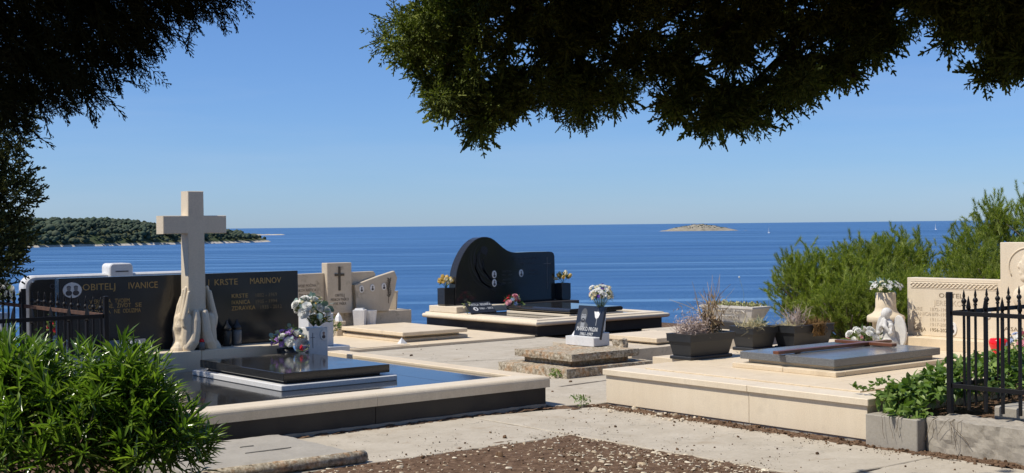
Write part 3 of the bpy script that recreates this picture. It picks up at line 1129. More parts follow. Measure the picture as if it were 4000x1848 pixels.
# =================================================================== WHITE-RIMMED GRAVE BEHIND IT
def grave_white_rim():
    t = thing('headstone', 'dark headstone with rounded white marble rim and raised block', 'headstone', (6.3, 15.5, 0.2))
    x0, x1, z0, z1, y = 5.2, 7.5, 0.25, 1.275, 15.5

    def rr(a0, a1, b0, b1, r):
        pts = [(a0, b0), (a1, b0)]
        for k in range(6):
            a = math.pi/2*k/5
            pts.append((a1-r+r*math.cos(a), b1-r+r*math.sin(a)))
        for k in range(6):
            a = math.pi/2+math.pi/2*k/5
            pts.append((a0+r+r*math.cos(a), b1-r+r*math.sin(a)))
        return pts
    MB().prism(rr(x0, x1, z0, z1, 0.13), 'y', y, y+0.2, 0.02).build('rim', WHITE, t)
    MB().prism(rr(x0+0.055, x1-0.055, z0+0.02, z1-0.045, 0.1), 'y', y-0.03, y+0.004, 0.004).build('dark_panel', HEADB, t)
    bl = MB().prism(rr(6.2, 6.49, 1.1, 1.395, 0.05), 'y', y-0.06, y+0.2, 0.012).build('raised_block', WHITE, t)
    MB().box(6.27, 6.43, y-0.064, y-0.058, 1.29, 1.305, 0.001).build('engraved_line', GREYL, bl)
    lettering('OBITELJ', t, (5.48, y-0.031, 1.12), 0.085, '-y', DIML, 'LEFT', 0.32)
    MB().box(5.34, 5.36, y-0.035, y-0.03, 0.82, 1.07, 0.001).build('engraved_cross', GREYL, t)
    MB().box(5.27, 5.43, y-0.036, y-0.031, 0.97, 0.99, 0.001).build('engraved_cross', GREYL, t)
    for p in ((5.29, 1.2), (7.4, 1.2), (6.05, 1.2)):
        MB().lathe([(0.012, 0), (0.012, 0.01), (0.004, 0.014)], (p[0], y-0.034, p[1])).build('stud', plain('chrome', (0.8, 0.8, 0.8), 0.2, 0.5, 1.0), t)
    g = thing('tomb', 'white marble tomb seen through the left iron fence', 'tomb', (5.6, 15, 0))
    MB().box(3.5, 7.8, 14.05, 15.9, 0, 0.22, 0.01).build('base', WHITE, g)
    MB().box(3.8, 5.1, 14.2, 14.32, 0.221, 0.42, 0.01).build('kerb', WHITE, g)
    MB().box(4.3, 7.7, 15.2, 15.85, 0.221, 0.3, 0.01).build('plinth', WHITE, g)
    MB().box(5.3, 6.9, 14.15, 15.1, 0.221, 0.34, 0.012).build('slab', BLACK, g)


grave_white_rim()


# =================================================================== WEATHERED CREAM GRAVE (middle distance)
def grave_cream():
    t = thing('tomb', 'low cream stone tomb slab between black tombs', 'tomb', (11.8, 17.6, 0))
    for a, b in ((8.8, 11.2), (11.204, 13.47)):
        MB().box(a, b, 16.25, 19.6, -0.02, 0.05, 0.006).build('platform_slab', LIME, t)
    MB().box(11.26, 12.52, 16.76, 18.75, 0.0505, 0.1, 0.008).build('step', LIME, t)
    MB().box(11.36, 12.42, 16.86, 18.65, 0.1005, 0.145, 0.004).build('slab_support', LIME, t)
    MB().box(11.22, 12.44, 16.66, 18.42, 0.1455, 0.205, 0.008).build('slab', LIME, t)
    MB().box(9.3, 11.1, 16.3, 16.5, 0.0505, 0.06, 0.003).build('floor_strip', LIME, t)
    # headstone
    h = thing('headstone', 'weathered cream headstone with dark cross on its central pillar', 'headstone', (11.7, 19.0, 0.05))
    y = 19.0
    MB().box(9.9, 13.0, y+0.02, y+0.5, 0.0505, 0.37, 0.01).build('ledge', OLDLIME, h)
    MB().box(11.28, 11.75, y-0.06, y+0.12, 0.371, 1.214, 0.008).build('pillar', OLDLIME, h)
    MB().prism([(10.35, 0.371), (11.275, 0.371), (11.275, 1.05), (10.35, 1.04)], 'y', y+0.03, y+0.15, 0.006).build('wing', OLDLIME, h)
    MB().prism([(11.755, 0.371), (12.25, 0.371), (12.3, 1.0), (12.26, 1.05), (11.755, 1.045)], 'y', y+0.06, y+0.17, 0.006).build('wing', OLDLIME, h)
    MB().prism([(11.86, 0.372), (12.5, 0.372), (12.56, 0.52), (12.62, 0.66), (12.68, 0.93), (12.625, 1.045), (12.29, 0.965), (11.83, 0.835)], 'y', y-0.03, y+0.055, 0.008).build('tilted_panel', OLDLIME, h)
    MB().box(11.49, 11.53, y-0.075, y-0.06, 0.755, 1.145, 0.003).build('dark_cross', CUT, h)
    MB().box(11.42, 11.6, y-0.077, y-0.0605, 0.995, 1.035, 0.003).build('dark_cross', CUT, h)
    for s, z, w in (('OBITELJ', 0.655, 0.18), ('PERKOV PAŠKO', 0.585, 0.34), ('POK. PAŠKA', 0.515, 0.24)):
        lettering(s, h, (11.515, y-0.061, z), 0.065, '-y', CUT, 'CENTER', w)
    for s, z, w in (('OVDJE POČIVA', 0.83, 0.36), ('PERKOV ANTICA', 0.755, 0.4), ('ŽENA PAŠKA', 0.675, 0.32), ('1895 - 1962', 0.61, 0.3)):
        lettering(s, h, (11.12, y+0.029, z), 0.065, '-y', CUT, 'RIGHT', w)
    for x in (11.955, 12.17, 12.4):
        medallion(h, (x, y-0.03, 0.76+(x-11.955)*0.06), 0.045, 0.06, '-y')
    # carved frond
    mb = MB()
    for k in range(9):
        z = 0.6+k*0.035
        x = 12.5+0.012*math.sin(k)
        for s in (-1, 1):
            mb.add([(x, y-0.033, z), (x+s*0.045, y-0.036, z+0.045), (x+s*0.03, y-0.033, z+0.055), (x, y-0.036, z+0.02)], [(0, 1, 2, 3)])
    mb.tube([(12.49, y-0.034, 0.5), (12.5, y-0.034, 0.93)], 0.004, 4)
    mb.build('carved_frond', CUT, h)
    # tapered vase and small block pieces on the ledge
    v = thing('stone_vase', 'tapered cream stone vase on the end of the weathered headstone ledge', 'vase', (12.72, 18.95, 0.37))
    MB().lathe([(0.075, 0.371), (0.08, 0.4), (0.1, 0.66), (0.11, 0.69), (0.09, 0.69), (0.085, 0.66)], (12.74, 19.2, 0), 4).build('body', OLDLIME, v)
    v = thing('stone_vase', 'larger white square vase before the weathered headstone', 'vase', (11.78, 18.75, 0.05))
    MB().lathe([(0.11, 0.051), (0.11, 0.08), (0.14, 0.43), (0.1, 0.44), (0.09, 0.46), (0.06, 0.46)], (11.78, 18.75, 0), 4).build('body', WHITE, v)
    v = thing('stone_vase', 'smaller flared white vase beside the larger square vase', 'vase', (12.0, 18.82, 0.05))
    MB().lathe([(0.08, 0.051), (0.09, 0.12), (0.12, 0.41), (0.1, 0.41), (0.085, 0.3)], (12.02, 18.82, 0), 12).build('body', WHITE, v)
    v = thing('white_pyramid', 'small white stone pyramid standing on the cream platform', 'ornament', (11.15, 16.62, 0.06))
    MB().add([(11.09, 16.52, 0.051), (11.21, 16.52, 0.051), (11.21, 16.62, 0.051), (11.09, 16.62, 0.051), (11.14, 16.57, 0.14)],
             [(0, 1, 4), (1, 2, 4), (2, 3, 4), (3, 0, 4), (3, 2, 1, 0)]).build('stone', WHITE, v)


grave_cream()


# =================================================================== BLACK TOMB WITH WAVE HEADSTONE
def tomb_wave():
    t = thing('tomb', 'black granite tomb with moulded cream coping near the sea edge', 'tomb', (15.1, 18, 0))
    x0, x1, y0, y1 = 13.72, 16.55, 16.5, 19.6
    MB().box(x0, x1, y0, y0+0.06, 0, 0.17, 0.003).build('side_panel', BLACKM, t)
    MB().box(x0, x0+0.06, y0+0.062, y1, 0, 0.17, 0.003).build('side_panel', BLACKM, t)
    MB().box(x1-0.06, x1, y0+0.062, y1, 0, 0.17, 0.003).build('side_panel', BLACKM, t)
    MB().box(x0+0.062, x1-0.062, y0+0.062, y1, 0, 0.17, 0).build('core', CONC2, t)
    o, i = 0.1, 0.2
    prof = [(-i, 0.172), (0.04, 0.172), (0.075, 0.178), (0.095, 0.195), (o, 0.215), (0.095, 0.235), (0.075, 0.248), (0.03, 0.252), (0.02, 0.272), (-i+0.004, 0.275), (-i, 0.27)]
    MB().strip(prof, (x0, y0), (15.2, y0), (0, -1), 1, 0).build('coping_stone', LIME2, t)
    MB().strip(prof, (15.203, y0), (x1, y0), (0, -1), 0, 1).build('coping_stone', LIME2, t)
    for xx, nx in ((x0, -1), (x1, 1)):
        MB().strip(prof, (xx, y0), (xx, 18.0), (nx, 0), 1, 0).build('coping_stone', LIME2, t)
        MB().strip(prof, (xx, 18.003), (xx, y1), (nx, 0), 0, 0).build('coping_stone', LIME2, t)
    MB().box(x0+0.201, x1-0.201, y0+0.201, 18.719, 0.18, 0.256, 0.002).build('floor_slab', BLACK, t)
    for a, b, c, d in ((14.6, 14.72, 16.72, 18.4), (15.72, 15.84, 16.72, 18.4), (14.722, 15.718, 16.72, 16.84)):
        MB().box(a, b, c, d, 0.2565, 0.3, 0.006).build('step', LIME2, t)
    MB().box(14.7, 15.75, 16.8, 18.35, 0.301, 0.322, 0.003).build('slab_support', BLACKM, t)
    MB().prism([(14.62, 0.323), (15.82, 0.323), (15.84, 0.35), (15.83, 0.378), (15.79, 0.395), (14.65, 0.395), (14.61, 0.378), (14.6, 0.35)], 'y', 16.72, 18.42, 0.01).build('slab', BLACK, t)
    MB().box(13.74, 14.9, 18.72, 19.55, 0.2765, 0.385, 0.006).build('plinth', LIME2, t)
    MB().box(14.903, 16.6, 18.72, 19.55, 0.2765, 0.385, 0.006).build('plinth', BLACKM, t)
    # wave shaped headstone
    h = thing('headstone', 'black wave-shaped headstone with engraved wave and cross', 'headstone', (15.2, 19.15, 0.385))
    out = [(14.0, 0.386), (16.33, 0.386), (16.335, 0.964), (16.33, 1.216), (16.31, 1.265), (16.27, 1.29), (16.2, 1.301), (15.717, 1.304),
           (15.4, 1.3), (15.3, 1.308), (15.195, 1.339), (15.087, 1.402), (14.964, 1.49), (14.89, 1.54), (14.812, 1.577), (14.72, 1.596), (14.629, 1.598), (14.54, 1.582),
           (14.447, 1.546), (14.35, 1.484), (14.266, 1.406), (14.19, 1.312), (14.129, 1.218), (14.07, 1.1), (14.029, 0.983), (14.01, 0.865), (14.003, 0.7)]
    MB().prism(out, 'y', 19.1, 19.3, 0.008).build('stone', BLACK, h)
    y = 19.1
    eng = plain('engraved grey', (0.035, 0.035, 0.036), 0.7, 0.2)
    # breaking wave in thin engraved strokes
    for k in range(12):
        mb = MB()
        s = k/11
        pts = []
        for q in range(15):
            u = q/14
            cx, cz = 14.72+0.02*s, 1.12
            a = R(100) + u*R(165)
            r = 0.40-0.2*s + 0.05*math.sin(u*4+k)
            pts.append((cx + r*math.cos(a)*(1.0)+u*u*0.28*(0.4+s), y-0.0015, cz-0.05*s + r*1.02*math.sin(a)-u*u*0.12))
        vs = []
        w = 0.004+0.005*(k % 3)
        for p in pts:
            vs += [(p[0]-w, p[1], p[2]), (p[0]+w, p[1], p[2]+w)]
        mb.add(vs, [(2*q, 2*q+1, 2*q+3, 2*q+2) for q in range(14)])
        mb.build('engraved_wave_stroke', eng, h)
    crest = [(14.72, 1.4), (14.66, 1.43), (14.6, 1.42), (14.57, 1.36), (14.61, 1.3), (14.67, 1.28), (14.7, 1.24), (14.71, 1.3), (14.74, 1.34)]
    MB().prism(crest, 'y', y-0.002, y+0.002).build('engraved_wave_crest', eng, h)
    lettering('OBITELJ BOLANČA', h, (15.62, y-0.001, 1.165), 0.075, '-y', DIML, 'CENTER', 0.58)
    lettering('SVETIN - ČUKO', h, (15.62, y-0.001, 1.07), 0.07, '-y', DIML, 'CENTER', 0.46)
    for s, d, x, z in (('SVETIN', '1921 - 2004', 15.17, 0.94), ('ANTE', '1924 - 1994', 15.17, 0.79), ('DANICA', '1928 - 2010', 15.8, 0.94)):
        lettering(s, h, (x, y-0.001, z), 0.055, '-y', DIML, 'CENTER', 0.2)
        lettering(d, h, (x, y-0.001, z-0.06), 0.05, '-y', DIML, 'CENTER', 0.24)
    MB().box(16.13, 16.145, y-0.004, y+0.001, 0.6, 1.2, 0.001).build('inlaid_cross', GREYL, h)
    MB().box(16.045, 16.23, y-0.005, y+0.001, 1.068, 1.085, 0.001).build('inlaid_cross', GREYL, h)
    for x, z in ((14.875, 0.912), (14.875, 0.757), (15.505, 0.916)):
        medallion(h, (x, y, z), 0.05, 0.07, '-y')
    # leaning plaque
    p = thing('memorial_plaque', 'black plaque with silver lettering leaning on the wave tomb', 'plaque', (14.0, 18.4, 0.27))
    mb = MB().box(-0.29, 0.29, -0.012, 0.012, -0.13, 0.13, 0.003)
    tl = R(48)
    M = Matrix.Translation((14.02, 18.4, 0.375)) @ Matrix.Rotation(R(4), 4, 'Z') @ Matrix.Rotation(-tl, 4, 'X')
    me = mb.mesh('tablet')
    me.transform(M)
    link('tablet', me, BLACK, p)
    for s, x, z, sz, w in (('BETLA', -0.2, 0.04, 0.075, 0.19), ('BOLANČA', 0.03, 0.04, 0.075, 0.24), ('1961 - 2013', -0.05, -0.055, 0.07, 0.3)):
        o = lettering(s, None, (x, -0.0125, z), sz, '-y', SILV, 'LEFT', w)
        o.data.transform(M)
        o.parent = p
        o.matrix_parent_inverse = Matrix.Translation(-p.location)
    mm = MB().prism([(0.05*math.cos(2*math.pi*k/16)-0.14, 0.045*math.sin(2*math.pi*k/16)-0.04) for k in range(16)], 'y', -0.02, -0.011).mesh('portrait_medallion')
    mm.transform(M)
    link('portrait_medallion', mm, PORC, p)
    mm = MB().prism([(0.02*math.cos(2*math.pi*k/12)-0.14, 0.028*math.sin(2*math.pi*k/12)-0.04) for k in range(12)], 'y', -0.0215, -0.0195).mesh('portrait_head')
    mm.transform(M)
    link('portrait_head', mm, PHOTOD, p)
    # square vases
    for x, yy, lab in ((13.865, 19.2, 'black square granite vase on the left of the wave headstone'), (16.475, 19.05, 'black square granite vase on the right of the wave headstone')):
        v = thing('granite_vase', lab, 'vase', (x, yy, 0.385), 'black square vases beside the wave headstone')
        MB().prism([(-0.11+x, 0.386+0.03), (-0.09+x, 0.386), (0.09+x, 0.386), (0.11+x, 0.416), (0.11+x, 0.7), (-0.11+x, 0.7)], 'y', yy-0.11, yy+0.11, 0.004).build('body', BLACK, v)
        MB().box(x-0.085, x+0.085, yy-0.085, yy+0.085, 0.695, 0.703, 0.001).build('soil', POTSOIL, v)


tomb_wave()


# =================================================================== LICHEN-COVERED PEDESTAL WITH PLAQUE
def pedestal():
    t = thing('stone_pedestal', 'low stepped stone pedestal crusted with orange lichen', 'pedestal', (10.9, 12.3, 0))
    rough_box(10.17, 11.62, 11.7, 13.0, -0.05, 0.115, 0.035, 0.005, 9, 0.012).build('lower_step', LICHEN, t)
    rough_box(10.42, 11.36, 11.92, 12.78, 0.1, 0.2, 0.06, 0.008, 8).build('neck', LICHEN, t)
    rough_box(10.33, 11.43, 11.79, 12.87, 0.185, 0.27, 0.035, 0.005, 9, 0.012).build('upper_step', LICHEN, t)
    b = thing('plaque_block', 'white marble block holding the small black portrait plaque', 'block', (11.27, 12.57, 0.27))
    MB().prism([(11.15, 0.276), (11.42, 0.276), (11.42, 0.44), (11.3, 0.44), (11.25, 0.385), (11.15, 0.385)], 'y', 12.31, 12.85, 0.006).build('stone', WHITE, b)
    p = thing('memorial_plaque', 'black portrait plaque with cross standing in the white block', 'plaque', (11.25, 12.57, 0.38))
    tl = R(14)
    # local plaque frame: x along its width, y its depth, z up; faces -X of the cemetery
    M = Matrix.Translation((11.245, 12.555, 0.36)) @ Matrix.Rotation(R(-90), 4, 'Z') @ Matrix.Rotation(-tl, 4, 'X')

    def put(mb, nm, mat):
        me = mb.mesh(nm)
        me.transform(M)
        return link(nm, me, mat, p)
    put(MB().box(-0.25, 0.25, 0, 0.035, 0, 0.42, 0.003), 'tablet', plain('honed slate', (0.022, 0.024, 0.03), 0.28, 0.5))
    for s, z, w, sz in (('MARKO PRGIN', 0.095, 0.39, 0.075), ('1961-1997', 0.035, 0.24, 0.06)):
        o = lettering(s, None, (-0.015, -0.001, z), sz, '-y', SILV, 'CENTER', w)
        o.data.transform(M)
        o.parent = p
        o.matrix_parent_inverse = Matrix.Translation(-p.location)
    o = lettering('ULJ', None, (0.21, -0.001, 0.008), 0.03, '-y', GREYL, 'RIGHT')
    o.data.transform(M)
    o.parent = p
    o.matrix_parent_inverse = Matrix.Translation(-p.location)
    eng = plain('etched grey', (0.26, 0.27, 0.28), 0.6, 0.3)
    engd = plain('etched dark grey', (0.09, 0.095, 0.1), 0.6, 0.3)
    put(MB().box(0.128, 0.14, -0.003, 0.001, 0.17, 0.39, 0.001), 'engraved_cross', eng)
    put(MB().box(0.094, 0.174, -0.004, 0.001, 0.325, 0.337, 0.001), 'engraved_cross', eng)

    def ov(cx, cz, a, b, d, nm, mat, n=18):
        put(MB().prism([(cx+a*math.cos(2*math.pi*k/n), cz+b*math.sin(2*math.pi*k/n)) for k in range(n)], 'y', 0.001, d), nm, mat)
    put(MB().prism([(-0.22, 0.14), (-0.02, 0.14), (-0.015, 0.175), (-0.07, 0.215), (-0.16, 0.215), (-0.215, 0.185)], 'y', 0.001, -0.0012), 'etched_shoulders', engd)
    put(MB().prism([(-0.15, 0.14), (-0.085, 0.14), (-0.08, 0.2), (-0.155, 0.2)], 'y', 0.001, -0.0018), 'etched_shirt', eng)
    ov(-0.115, 0.29, 0.06, 0.095, -0.0014, 'etched_hair', engd)
    ov(-0.117, 0.275, 0.044, 0.066, -0.002, 'etched_face', eng)
    ov(-0.117, 0.228, 0.032, 0.03, -0.0026, 'etched_beard', plain('etched black', (0.02, 0.02, 0.022), 0.5))
    ov(-0.117, 0.234, 0.014, 0.007, -0.0032, 'etched_mouth', eng)
    for s in (-1, 1):
        ov(-0.117+s*0.019, 0.29, 0.011, 0.005, -0.0026, 'etched_eye', plain('etched black', (0.02, 0.02, 0.022), 0.5), 8)
    ov(-0.117, 0.335, 0.05, 0.03, -0.0026, 'etched_fringe', engd)
    # flower vase behind the plaque
    v = thing('flower_vase', 'slim white vase behind the portrait plaque', 'vase', (11.42, 12.35, 0.27))
    MB().lathe([(0.05, 0.441), (0.06, 0.47), (0.075, 0.7), (0.065, 0.7), (0.06, 0.6)], (11.375, 12.43, 0), 14).build('body', WHITE, v, True)
    # stone lying behind
    s = thing('field_stone', 'grey broken stone lying beside the white plaque block', 'stone', (11.3, 12.1, 0.27))
    rough_box(11.36, 11.43, 12.02, 12.2, 0.255, 0.36, 0.03, 0.03, 9).build('rock', LICHEN, s)
    # low tomb behind
    g = thing('tomb', 'small low cream tomb slab behind the lichen pedestal', 'tomb', (13, 13.2, 0))
    rough_box(12.0, 13.6, 12.52, 14.1, -0.03, 0.17, 0.07, 0.006, 6).build('base', OLDLIME, g)
    MB().box(12.72, 13.5, 12.78, 13.95, 0.178, 0.2, 0.003).build('slab_support', LIME, g)
    MB().box(12.66, 13.56, 12.72, 13.75, 0.2005, 0.262, 0.006).build('slab', LIME, g)


pedestal()


# =================================================================== CREAM TOMB (right)
def tomb_cream():
    t = thing('tomb', 'large cream limestone tomb with coping on the right', 'tomb', (11, 8.2, 0))
    x0, x1, y0, y1 = 9.0, 13.5, 6.64, 9.76
    for a, b in ((y0, 7.898), (7.901, y1)):
        MB().box(x0, x0+0.06, a, b, 0.025, 0.3, 0.003).build('front_panel', LIME2, t)
    MB().box(x0+0.062, x1, y0, y0+0.06, 0.025, 0.3, 0.003).build('side_panel', LIME, t)
    MB().box(x0+0.062, x1, y1-0.06, y1, 0.025, 0.3, 0.003).build('side_panel', LIME, t)
    rough_box(x0+0.012, x1, y0+0.03, y1-0.01, -0.06, 0.026, 0.08, 0.01).build('footing', CONC2, t)
    MB().box(x0+0.07, x1-0.02, y0+0.07, y1-0.07, 0.03, 0.3, 0).build('core', CONC2, t)
    c0, w = x0-0.026, 0.3
    for a, b in ((y0-0.026, 7.9), (7.9025, y1+0.026)):
        MB().box(c0, c0+w, a, b, 0.302, 0.361, 0.005).build('coping_stone', LIME2, t)
    for a, b in ((c0+w+0.0025, 10.6), (10.6025, 12.2), (12.2025, x1)):
        MB().box(a, b, y0-0.026, y0+w-0.03, 0.302, 0.361, 0.005).build('coping_stone', LIME, t)
        MB().box(a, b, y1-w+0.03, y1+0.026, 0.302, 0.361, 0.005).build('coping_stone', LIME, t)
    ya, yb = y0+w-0.0275, y1-w+0.0275
    # raised inner paving
    for k, (a, b) in enumerate(((c0+w+0.0025, 9.9), (9.9025, 11.3), (11.3025, 12.78))):
        for c, d in ((ya, 7.45), (7.4525, 8.3), (8.3025, 9.1), (9.1025, yb)):
            MB().box(a, b, c, d, 0.302, 0.374, 0.003).build('paving_slab', LIME, t)
    for a, b, c, d in ((9.92, 10.06, 7.66, 8.28), (9.92, 10.06, 8.283, 8.92), (10.0625, 11.72, 7.66, 7.8), (10.0625, 11.72, 8.78, 8.92), (11.58, 11.72, 7.803, 8.777)):
        MB().box(a, b, c, d, 0.3745, 0.42, 0.004).build('step', LIME, t)
    MB().box(10.05, 11.62, 7.78, 8.82, 0.4205, 0.458, 0.003).build('slab_support', LIME, t)
    MB().box(9.99, 11.68, 7.73, 8.88, 0.4585, 0.53, 0.005).build('slab', GREYG, t)
    MB().box(10.2, 13.3, 9.788, 10.32, -0.02, 0.361, 0.005).build('side_ledge', LIME, t)
    # wooden cross lying on the slab
    w_ = thing('wooden_cross', 'brown wooden cross lying flat on the grey slab', 'cross', (10.7, 8.3, 0.53))
    MB().box(9.9, 11.7, 8.315, 8.385, 0.5405, 0.572, 0.004).build('upright', WOODC, w_)
    for a, b in ((8.387, 8.74), (8.03, 8.313)):
        MB().box(11.3, 11.38, a, b, 0.5405, 0.572, 0.004).build('arm', WOODC, w_)
    for p in (10.2, 11.3):
        MB().box(p, p+0.05, 8.33, 8.37, 0.5305, 0.5402, 0.002).build('spacer', WOODC, w_)
    # headstone behind
    h = thing('headstone', 'pale cream headstone with braided band and carved figure', 'headstone', (13.1, 8, 0.37))
    MB().box(12.78+0.005, 13.4, 5.6, 9.22, 0.302, 0.505, 0.006).build('plinth', LIME, h)
    f = 13.0
    MB().box(f, f+0.16, 7.856, 9.03, 0.506, 1.158, 0.005).build('wing', LIME2, h)
    MB().box(f-0.02, f+0.18, 7.0, 7.852, 0.506, 1.562, 0.005).build('pillar', LIME2, h)
    MB().box(f, f+0.16, 5.7, 6.996, 0.506, 1.158, 0.005).build('wing', LIME2, h)
    # braided band
    n = 7
    for ph in (0, 1, 2):
        mb = MB()
        pts = []
        for k in range(n*8+1):
            yy = 8.98 - k/(n*8)*1.08
            pts.append((f-0.002-0.003*math.cos(k/8*2*math.pi*1.0+ph*2.1), yy, 1.08+0.026*math.sin(k/8*2*math.pi+ph*2.094)))
        mb.tube(pts, 0.006, 5)
        mb.build('braid_strand', LIME2, h, True)
    for z in (1.118, 1.04):
        MB().box(f-0.004, f+0.002, 7.9, 8.98, z, z+0.006, 0.001).build('band_edge', LIME2, h)
    fx = f-0.001
    lettering('OBITELJ', h, (fx, 8.62, 0.945), 0.07, '-x', CUTM, 'LEFT', 0.32)
    lettering('JERE SKORIN', h, (fx, 8.68, 0.855), 0.085, '-x', CUTL, 'LEFT', 0.5)
    for s, d, z, mt in (('JURE', '1872-1960', 0.79, CUTL), ('IVANICA', '1879-1959', 0.735, CUTL), ('JERE', '1911-1991', 0.675, CUTL), ('FILE', '1917-2005', 0.62, CUTL), ('SANJA', '1956-2020', 0.56, CUTM)):
        lettering(s, h, (fx, 8.95, z), 0.058, '-x', mt, 'LEFT')
        lettering(d, h, (fx, 8.74, z), 0.055, '-x', mt, 'LEFT', 0.24)
    lettering('NEVENKA', h, (fx, 8.31, 0.775), 0.062, '-x', CUTM, 'LEFT', 0.28)
    medallion(h, (f, 8.445, 0.605), 0.055, 0.075, '-x', 1, True)
    medallion(h, (f, 8.02, 0.8), 0.05, 0.065, '-x', 1, False)
    lettering('JA SAM USKRSNUĆE', h, (f-0.021, 7.83, 0.62), 0.06, '-x', CUTM, 'LEFT', 0.7)
    lettering('I ŽIVOT', h, (f-0.021, 7.6, 0.54), 0.06, '-x', CUT, 'LEFT', 0.25)
    # carved figure in low relief on the pillar
    px = f-0.02

    def fig(mb):
        P = lambda a, z, d=0.0: (px+0.012-d, 7.8-a, z)
        ball(mb, P(0.30, 1.37), (0.045, 0.115, 0.105))          # skull
        ball(mb, P(0.25, 1.30), (0.04, 0.085, 0.09))           # face
        ball(mb, P(0.17, 1.31), (0.03, 0.03, 0.026))           # nose
        ball(mb, P(0.19, 1.345), (0.034, 0.03, 0.02))          # brow
        ball(mb, P(0.2, 1.24), (0.034, 0.04, 0.03))            # mouth and beard
        ball(mb, P(0.23, 1.19), (0.036, 0.06, 0.05))
        ball(mb, P(0.33, 1.33), (0.055, 0.02, 0.035))          # ear
        limb(mb, [P(0.32, 1.25), P(0.35, 1.12)], [0.05, 0.055])
        ball(mb, P(0.36, 1.0), (0.045, 0.25, 0.15))            # shoulders
        ball(mb, P(0.2, 0.98), (0.05, 0.12, 0.12))
        limb(mb, [P(0.17, 0.95), P(0.25, 0.8), P(0.42, 0.83)], [0.045, 0.04, 0.035])
    remeshed(fig, 'carved_figure', LIME2, h, 0.012, 2)
    mb = MB()
    mb.tube([(px-0.002, 7.8-0.28-0.23*math.cos(a), 1.31+0.2*math.sin(a)) for a in [R(-30)+R(240)*k/30 for k in range(31)]], 0.008, 6)
    mb.build('carved_halo', LIME2, h, True)


tomb_cream()


# =================================================================== FENCES
def fence_bar(parent, x, y, z0, ztop, kind, mat):
    """one square bar with its finial"""
    hs = 0.0085 if kind == 'ball' else 0.011
    zb = ztop-0.14
    b = MB().box(x-hs, x+hs, y-hs, y+hs, z0, zb, 0.0015).build('bar', mat, parent)
    if kind == 'ball':
        prof = [(0.009, zb), (0.016, zb+0.006), (0.016, zb+0.014), (0.01, zb+0.02), (0.021, zb+0.04), (0.022, zb+0.048), (0.016, zb+0.06),
                (0.008, zb+0.068), (0.009, zb+0.075), (0.012, zb+0.085), (0.006, zb+0.12), (0.001, ztop)]
        MB().lathe(prof, (x, y, 0), 8).build('finial', mat, b, True)
    else:
        zb2 = zb
        prof = [(0.011, zb2), (0.017, zb2+0.008), (0.017, zb2+0.016), (0.012, zb2+0.024), (0.022, zb2+0.045), (0.02, zb2+0.06), (0.012, zb2+0.1), (0.001, ztop)]
        MB().lathe(prof, (x, y, 0), 4).build('finial', mat, b)


def fence(label, corner, zbase, side_len, side_dir, front_len, front_dir, side_mat, group, side_y, front_pos, posts):
    cx, cy = corner
    t = thing('iron_fence', label, 'fence', (cx, cy, zbase))
    for (px, py) in posts:
        MB().box(px-0.02, px+0.02, py-0.02, py+0.02, zbase, 1.235, 0.003).build('post', IRON, t)
    for nm, z in (('rail', 1.05), ('rail', 0.475)):
        zz = z
        if side_dir == 'y':
            MB().box(cx-0.006, cx+0.006, cy+0.021, cy+side_len, zz, zz+0.035, 0.002).build(nm, side_mat, t)
            MB().box(cx-front_len, cx-0.021, cy-0.006, cy+0.006, zz, zz+0.035, 0.002).build(nm, IRON, t)
        else:
            MB().box(cx+0.021, cx+side_len, cy-0.006, cy+0.006, zz, zz+0.035, 0.002).build(nm, side_mat, t)
            MB().box(cx-0.006, cx+0.006, cy-front_len, cy-0.021, zz, zz+0.035, 0.002).build(nm, IRON, t)
    for s in side_y:
        if side_dir == 'y':
            fence_bar(t, cx+0.018, s, zbase+0.04, 1.22, 'ball', IRON)
        else:
            fence_bar(t, s, cy-0.018, zbase+0.04, 1.25, 'ball', IRON)
    for s in front_pos:
        if side_dir == 'y':
            fence_bar(t, s, cy+0.02, zbase+0.04, 1.17, 'leaf', IRON)
        else:
            fence_bar(t, cx+0.02, s, zbase+0.04, 1.21, 'leaf', IRON)
    return t


def build_fences():
    ys = [11.16+0.172*k for k in range(22)]
    ys = [y for y in ys if abs(y-13.07) > 0.06]
    fence('rusty spiked iron fence around the plot behind the oleander', (4.377, 11.0), 0.26, 3.9, 'y', 1.9, '-x', RUST, '',
          ys, [4.22-0.154*k for k in range(11)], [(4.377, 11.0), (4.377, 13.07), (2.48, 11.0), (4.377, 14.9)])
    fence('black spiked iron fence corner on the rough kerb at right', (9.3, 6.07), 0.27, 2.4, 'x', 2.4, '-y', IRON, '',
          [9.474+0.163*k for k in range(14)], [5.914-0.1455*k for k in range(14)], [(9.3, 6.07), (11.7, 6.07), (9.3, 3.65)])


build_fences()


